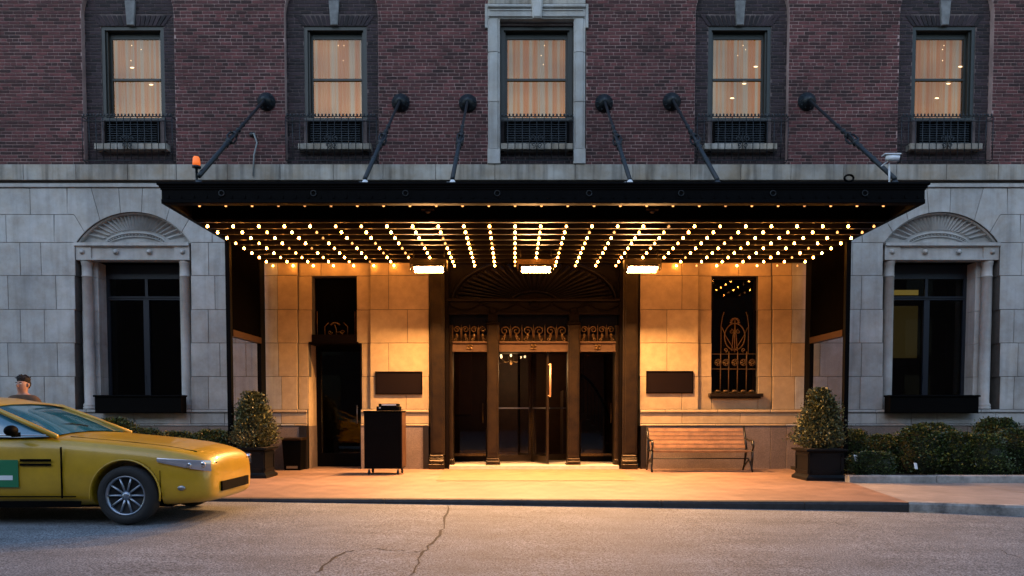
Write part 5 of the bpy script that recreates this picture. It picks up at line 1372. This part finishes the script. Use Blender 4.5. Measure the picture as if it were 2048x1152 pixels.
# ================================================================== TAXI
NX = PX(462, 8.9, 900); CYT = 9.02; ZR = zroad(-5)
taxi = thing('taxi', 'yellow taxi sedan with green door emblem driving past, cut by the left edge', 'car', (NX-2.4, CYT, ZR))
def T(u, v, z): return (NX-u, CYT+v, ZR+z)
def interp(tab, u):
    if u <= tab[0][0]: return tab[0][1:]
    for p, q in zip(tab, tab[1:]):
        if u <= q[0]:
            k = (u-p[0])/(q[0]-p[0]); return tuple(a+(b_-a)*k for a, b_ in zip(p[1:], q[1:]))
    return tab[-1][1:]
# u: halfwidth, zbottom, zdeck
TB = [(0,.56,.27,.64),(.05,.68,.22,.72),(.2,.79,.20,.79),(.5,.86,.19,.85),(.9,.90,.19,.90),(1.3,.91,.19,.935),(1.65,.91,.19,.97),(2.2,.91,.19,.975),(2.9,.91,.19,.985),(3.6,.91,.19,1.0),(4.1,.90,.20,1.03),(4.55,.86,.24,1.0),(4.75,.78,.30,.92),(4.82,.62,.4,.80)]
b = MB(); us = [0,.06,.2,.5,.55,.9,1.27,1.3,1.65,2.2,2.55,2.9,3.3,3.35,3.7,4.05,4.1,4.55,4.75,4.82]; vs = []; nk = None
for u in us:
    w_, zb, zt = interp(TB, u); h = zt-zb
    half = [(0,zb),(w_*.8,zb),(w_*.95,zb+.05),(w_*.99,zb+h*.25),(w_,zb+h*.5),(w_*.985,zb+h*.66),(w_*.955,zt-.09),(w_*.90,zt-.03),(w_*.72,zt+.005),(w_*.4,zt+.03),(0,zt+.038)]
    ring = half + [(-v,z) for v, z in reversed(half[1:-1])]
    nk = len(ring); vs += [T(u, v, z) for v, z in ring]
fs = [(i*nk+k, (i+1)*nk+k, (i+1)*nk+(k+1)%nk, i*nk+(k+1)%nk) for i in range(len(us)-1) for k in range(nk)]
fs += [tuple(range(nk)), tuple(reversed(range((len(us)-1)*nk, len(us)*nk)))]
b._add(vs, fs, True); body = b.build('body', M['yellow'], taxi)
ss = body.modifiers.new('sub', 'SUBSURF'); ss.levels = 2; ss.render_levels = 2
WU = (.87, 3.66)
cut = MB()
for u in WU:
    for s in (-1, 1):
        c = T(u, s*.80, .335); cut.lathe([(.375,-.25),(.375,.25)], c, 'y', 32)
cm = bpy.data.meshes.new('cutter'); cm.from_pydata([(v[0]-wloc(taxi).x, v[1]-wloc(taxi).y, v[2]-wloc(taxi).z) for v in cut.v], [], cut.f)
cm.materials.append(M['rubber'])
co = bpy.data.objects.new('cutter', cm); S.collection.objects.link(co); co.location = taxi.location
bo = body.modifiers.new('wells', 'BOOLEAN'); bo.object = co; bo.operation = 'DIFFERENCE'; bo.solver = 'EXACT'
bpy.context.view_layer.update()
dg = bpy.context.evaluated_depsgraph_get(); nm = bpy.data.meshes.new_from_object(body.evaluated_get(dg)); body.modifiers.clear(); body.data = nm
bpy.data.objects.remove(co)
# cabin
CB = [(1.72,.80,.97,.74,.995),(2.1,.82,.96,.70,1.17),(2.52,.83,.965,.66,1.335),(2.85,.83,.97,.645,1.39),(3.3,.83,.98,.64,1.40),(3.75,.82,.99,.65,1.345),(4.15,.80,1.01,.68,1.18),(4.5,.76,1.0,.70,1.02)]
def cabin_ring(r, off=0):
    u, wb, zb, wt, zt = r; e = off
    return [(wb+e,zb),(wb*.6+wt*.4+e, zb+(zt-zb)*.45),(wt+.02+e,zt-.05 if zt-zb > .1 else zt-.01),(wt-.06,zt-.012+e),(wt*.5,zt+.012+e),(0,zt+.02+e)]
vs = []; b = MB()
for r in CB:
    h = cabin_ring(r); ring = h + [(-v,z) for v, z in reversed(h[:-1])]; nk = len(ring); vs += [T(r[0], v, z) for v, z in ring]
b._add(vs, [(i*nk+k, (i+1)*nk+k, (i+1)*nk+k+1, i*nk+k+1) for i in range(len(CB)-1) for k in range(nk-1)], True)
b.build('windows', M['carglass'], taxi)
b = MB(); vs = []
RP = CB[2:6]; RPx = [(2.45,)+tuple(interp([c for c in CB], 2.45))] + RP + [(3.8,)+tuple(interp([c for c in CB], 3.8))]
for r in RPx:
    u, wb, zb, wt, zt = r; h = [(wt+.028,zt-.055),(wt+.012,zt-.022),(wt-.06,zt-.002),(wt*.5,zt+.022),(0,zt+.03)]; ring = h + [(-v,z) for v, z in reversed(h[:-1])]; nk = len(ring); vs += [T(u, v, z) for v, z in ring]
b._add(vs, [(i*nk+k, (i+1)*nk+k, (i+1)*nk+k+1, i*nk+k+1) for i in range(len(RPx)-1) for k in range(nk-1)], True); b.build('roof', M['yellow'], taxi)
for s in (-1, 1):
    b = MB(); b.tube([T(1.66,s*.80,.965), T(2.1,s*.735,1.15), T(2.5,s*.68,1.315), T(2.85,s*.668,1.36)], [.03,.028,.026,.02], 6); b.build('pillar', M['yellow'], taxi)
    b = MB(); b.tube([T(3.1,s*.835,.97), T(3.12,s*.76,1.2), T(3.14,s*.665,1.37)], .03, 6); b.build('pillar', M['yellow'], taxi); b = MB()
    b.tube([T(4.45,s*.78,1.0), T(4.1,s*.72,1.16), T(3.75,s*.665,1.33)], [.06,.055,.04], 6)
    b.build('pillar', M['yellow'], taxi)
# lamps, trim, wheels
for s in (-1, 1):
    b = MB(); n = 10; vs = []
    for k in range(n+1):
        u = .03 + .50*k/n; w_, zb, zt = interp(TB, u); hh = .062*(1-.6*(k/n)) ; zc = .635 + .08*(k/n); vv = w_*1.005
        vs += [T(u, s*(vv*.995), zc+hh), T(u, s*(vv+.012), zc), T(u, s*(vv*.99), zc-hh)]
    b._add(vs, [(3*i+k, 3*i+3+k, 3*i+4+k, 3*i+1+k) for i in range(n) for k in range(2)], True)
    b.build('headlight', mat('headlight_%d' % (s+1), (.42,.41,.45), .15, metal=.4, spec=.8, coat=1), taxi)
    for uu, rr in ((.10,.042),(.22,.036)):
        w_, zb, zt = interp(TB, uu); b = MB(); b.ball(T(uu, s*(w_*.99), .64+.013), rr, .022, rr, 12, 8); b.build('lamp_lens', M['chrome'], taxi)
    b = MB(); b.ball(T(2.03,s*1.0,1.04), .06, .09, .06, 12, 8); b.box(*(lambda p: (p[0]-.02, p[0]+.03, p[1]-.04, p[1]+.04, p[2]-.05, p[2]))(T(2.03,s*.93,1.02))); b.build('mirror', M['black'], taxi)
b = MB(); b.box(NX-.10, NX-.03, CYT-.50, CYT+.50, ZR+.63, ZR+.67); b.build('bonnet_gap', M['black'], taxi)
b = MB(); b.box(NX-.06, NX+.012, CYT-.42, CYT+.42, ZR+.33, ZR+.44); b.build('grille', M['black'], taxi)
for s in (-1, 1):
    yy = CYT + s*.915
    b = MB(); b.box(NX-3.28, NX-1.34, min(yy,yy+s*.012), max(yy,yy+s*.012), ZR+.20, ZR+.27); b.build('side_sill', M['black'], taxi)
    b = MB(); b.box(NX-3.25, NX-1.40, yy+s*.0-.006, yy+s*.0+.006, ZR+.31, ZR+.325); b.build('side_trim', M['black'], taxi)
    b = MB()
    for u in (1.55, 2.75): b.box(NX-u-.004, NX-u+.004, yy-.012, yy+.004 if s > 0 else yy+.012, ZR+.30, ZR+.86)
    b.build('door_seam', M['black'], taxi)
    for u in (2.55, 3.45):
        b = MB(); b.box(NX-u-.09, NX-u+.09, min(yy-s*.004,yy+s*.018), max(yy-s*.004,yy+s*.018), ZR+.80, ZR+.825); b.build('door_handle', M['yellow'], taxi)
    b = MB(); b.cbox(NX-2.42, NX-2.02, min(yy,yy+s*.006), max(yy,yy+s*.006), ZR+.42, ZR+.72, .002) if s < 0 else b.box(NX-2.42, NX-2.02, yy, yy+.006, ZR+.42, ZR+.72)
    b.build('door_emblem', M['green'], taxi)
    b = MB(); b.box(NX-2.38, NX-2.08, min(yy-s*.001,yy+s*.009), max(yy-s*.001,yy+s*.009), ZR+.50, ZR+.55); b.build('emblem_stripe', M['white'], taxi)
    b = MB()
    for (z0, z1) in ((.70,.73),(.655,.68)): b.box(NX-2.0, NX-1.66, min(yy,yy+s*.005), max(yy,yy+s*.005), ZR+z0, ZR+z1)
    b.build('door_stripe', M['black'], taxi)
    for u in WU:
        wh = thing('wheel', parent=taxi, loc=T(u, s*.80, .325)); c = T(u, s*.80, .325); ax = (0, s, 0)
        b = MB(); b.lathe([(.20,-.10),(.30,-.10),(.322,-.07),(.325,0),(.322,.07),(.30,.10),(.225,.105),(.215,.06)], c, ax, 36); b.build('tyre', M['rubber'], wh)
        b = MB(); b.lathe([(.215,.05),(.222,.098),(.205,.10),(.195,.05),(.19,.0)], c, ax, 36)
        for k in range(10):
            a = 2*pi*k/10; ca, sa = math.cos(a), math.sin(a)
            b.tube([Vector(c)+Vector((ca*.03,s*.07,sa*.03)), Vector(c)+Vector((ca*.20,s*.085,sa*.20))], [.016,.011], 5)
        b.lathe([(.05,.05),(.05,.085),(.02,.10)], c, ax, 12); b.build('rim', mat('alloy', (.30,.34,.40), .3, metal=.8), wh)
        b = MB(); b.lathe([(.19,-.02),(.19,.0)], c, ax, 24); b.build('brake_disc', M['black'], wh)
def surf(u, f, lift=.004):   # point on the bonnet at fraction f of the half width
    w_, zb, zt = interp(TB, u); return T(u, f*w_*.72, zt + .038 - .033*abs(f)**2 - .006 + lift)
for s in (-1, 1):
    b = MB(); b.tube([surf(u, s*.98, .0) for u in (.22,.5,.9,1.3,1.6)], .005, 5); b.build('bonnet_seam', M['black'], taxi)
    w_, zb, zt = interp(TB, .35); b = MB(); yy = CYT + s*(w_*.985)
    b.tube([T(.50,s*.862,.40), T(.50,s*.868,.60)], .004, 5); b.build('bumper_seam', M['black'], taxi)
    b = MB(); b.ball(T(.30,s*.80,.40), .05, .02, .03, 8, 5); b.build('fog_lamp', M['steel'], taxi)
    b = MB(); b.tube([T(1.75,s*.845,.985), T(2.6,s*.853,.99), T(3.3,s*.853,.995), T(4.3,s*.835,1.02)], .010, 5); b.build('window_trim', M['chrome'] if s < 0 else M['black'], taxi)
    b = MB(); b.tube([T(WU[0]+.385*math.cos(R(a)), s*.905, .335+.385*math.sin(R(a))) for a in range(-10, 191, 10)], .010, 5); b.build('arch_lip', M['yellow'], taxi)
b = MB(); b.tube([T(1.95,-.55,1.085), T(1.9,-.1,1.10), T(1.83,.1,1.07)], .008, 5); b.build('wiper', M['black'], taxi)
b = MB(); b.box(NX-4.3, NX-.5, CYT-.6, CYT+.6, ZR+.17, ZR+.25); b.build('underbody', M['black'], taxi)
b = MB(); u0 = 3.15; b.cbox(NX-u0-.07, NX-u0+.07, CYT-.3, CYT+.3, ZR+1.44, ZR+1.56, .02); b.build('roof_sign', M['white'], taxi)

# ================================================================== PERSON
pxx = PX(46, 10.95, 780); pyy = 10.95; SC = 1.0
per = thing('person', 'man with short dark hair in a brown jacket standing on the sidewalk behind the taxi', 'person', (pxx, pyy, 0))
def skinobj(name, verts, edges, radii, m, sub=2):
    me = bpy.data.meshes.new(name); me.from_pydata([tuple(Vector(v)*SC) for v in verts], edges, []); o = bpy.data.objects.new(name, me); link(o, per)
    sk = o.modifiers.new('skin', 'SKIN')
    if not me.skin_vertices: pass
    for i, r in enumerate(radii): me.skin_vertices[0].data[i].radius = (r, r) if not isinstance(r, tuple) else r
    me.skin_vertices[0].data[0].use_root = True
    sb = o.modifiers.new('sub', 'SUBSURF'); sb.levels = sub; sb.render_levels = sub
    bpy.context.view_layer.update()
    d = bpy.context.evaluated_depsgraph_get(); nm = bpy.data.meshes.new_from_object(o.evaluated_get(d)); o.modifiers.clear(); o.data = nm
    nm.materials.clear(); nm.materials.append(m)
    for p in nm.polygons: p.use_smooth = True
    return o
def skinm(name, verts, edges, radii, m, sub=2):
    me = bpy.data.meshes.new(name); me.from_pydata([tuple(v) for v in verts], edges, [])
    o = bpy.data.objects.new(name, me); link(o, per)
    bm = bmesh.new(); bm.from_mesh(me); ly = bm.verts.layers.skin.verify(); bm.verts.ensure_lookup_table()
    for i, r in enumerate(radii):
        bm.verts[i][ly].radius = r if isinstance(r, tuple) else (r, r); bm.verts[i][ly].use_root = (i == 0)
    bm.to_mesh(me); bm.free()
    o.modifiers.new('skin', 'SKIN'); sb = o.modifiers.new('sub', 'SUBSURF'); sb.levels = sub; sb.render_levels = sub
    bpy.context.view_layer.update(); d = bpy.context.evaluated_depsgraph_get(); nm = bpy.data.meshes.new_from_object(o.evaluated_get(d)); o.modifiers.clear(); o.data = nm
    nm.materials.clear(); nm.materials.append(m)
    for p in nm.polygons: p.use_smooth = True
    return o
V = [(0,0,.92),(0,0,1.10),(0,0,1.28),(0,0,1.40),(0,-.005,1.47),(0,-.01,1.53),(0,-.012,1.60),(0,-.01,1.67),
     (-.09,0,.86),(-.10,-.02,.48),(-.11,.02,.09),(-.12,-.13,.04),(.09,0,.86),(.10,.0,.48),(.11,.03,.09),(.12,-.12,.04),
     (-.17,0,1.38),(-.24,.01,1.12),(-.25,-.05,.86),(-.25,-.08,.76),(.17,0,1.38),(.24,.01,1.12),(.25,-.05,.86),(.25,-.08,.76)]
E = [(0,1),(1,2),(2,3),(3,4),(4,5),(5,6),(6,7),(0,8),(8,9),(9,10),(10,11),(0,12),(12,13),(13,14),(14,15),(3,16),(16,17),(17,18),(18,19),(3,20),(20,21),(21,22),(22,23)]
Rr = [(.15,.11),(.14,.10),(.16,.11),(.12,.09),.055,(.07,.08),(.082,.098),(.07,.085),.095,.065,.045,.04,.095,.065,.045,.04,.07,.05,.036,.034,.07,.05,.036,.034]
skinm('body', V, E, Rr, M['skin'])
JV = [(0,0,.90),(0,0,1.10),(0,0,1.28),(0,0,1.39),(0,0,1.46),(-.18,0,1.385),(-.25,.01,1.12),(-.26,-.05,.88),(.18,0,1.385),(.25,.01,1.12),(.26,-.05,.88)]
skinm('jacket', JV, [(0,1),(1,2),(2,3),(3,4),(3,5),(5,6),(6,7),(3,8),(8,9),(9,10)], [(.18,.13),(.17,.125),(.19,.135),(.155,.12),.085,.088,.068,.052,.088,.068,.052], M['jacket'])
skinm('trousers', [(0,0,.93),(-.09,0,.84),(-.10,-.02,.48),(-.11,.02,.12),(.09,0,.84),(.10,0,.48),(.11,.03,.12)], [(0,1),(1,2),(2,3),(0,4),(4,5),(5,6)], [(.165,.12),.11,.08,.065,.11,.08,.065], M['jeans'])
for s in (-1, 1):
    b = MB(); q = wloc(per); b.ball((q.x+s*.115, q.y-.06, .045), .05, .14, .045, 10, 6); b.build('shoe', M['black'], per)
    b = MB(); b.ball((q.x+s*.031, q.y-.098, 1.615), .014, .01, .009, 8, 5); b.build('eye', M['white'], per)
    b = MB(); b.ball((q.x+s*.031, q.y-.106, 1.615), .006, .004, .006, 6, 4); b.build('iris', M['black'], per)
    b = MB(); b.tube([(q.x+s*.015,q.y-.104,1.635),(q.x+s*.045,q.y-.098,1.637)], .005, 5); b.build('eyebrow', M['hair'], per)
    b = MB(); b.ball((q.x+s*.084, q.y-.0, 1.60), .012, .022, .032, 8, 5); b.build('ear', M['skin'], per)
    b = MB()
    for k in range(4):
        fx = q.x+s*(.262)+(k-1.5)*.0; fy = q.y-.115+k*.022; L_ = (.07,.082,.078,.06)[k]
        b.tube([(fx,fy,.735),(fx-s*.008,fy-.004,.735-L_*.5),(fx-s*.025,fy-.006,.735-L_)], [.0095,.0088,.007], 6)
    b.tube([(q.x+s*.25,q.y-.12,.77),(q.x+s*.235,q.y-.145,.735),(q.x+s*.23,q.y-.15,.71)], [.012,.011,.008], 6)
    b.build('fingers', M['skin'], per)
q = wloc(per)
b = MB(); b.tube([(q.x,q.y-.105,1.612),(q.x,q.y-.128,1.583),(q.x,q.y-.105,1.577)], [.007,.014,.010], 6); b.build('nose', M['skin'], per)
b = MB(); b.tube([(q.x-.025,q.y-.096,1.548),(q.x,q.y-.104,1.549),(q.x+.025,q.y-.096,1.548)], [.003,.007,.003], 6); b.build('mouth', mat('lips', (.30,.12,.10), .5), per)
b = MB(); b.ball((q.x, q.y+.022, 1.682), .085, .098, .066, 16, 10); b.ball((q.x, q.y+.05, 1.62), .083, .066, .085, 14, 8)
rh = random.Random(5)
for k in range(90):
    a = rh.uniform(0, 2*pi); e_ = rh.uniform(.1, 1.3); p = Vector((math.cos(a)*math.cos(e_)*.084, .022+math.sin(a)*math.cos(e_)*.096, math.sin(e_)*.066))
    p0 = Vector((q.x, q.y, 1.682))+p; d = p.normalized()*.012 + Vector((rh.uniform(-.012,.012), -.012, rh.uniform(-.004,.008)))
    b.tube([p0, p0+d*.7, p0+d], [.006,.005,.001], 4)
b.build('hair', M['hair'], per)
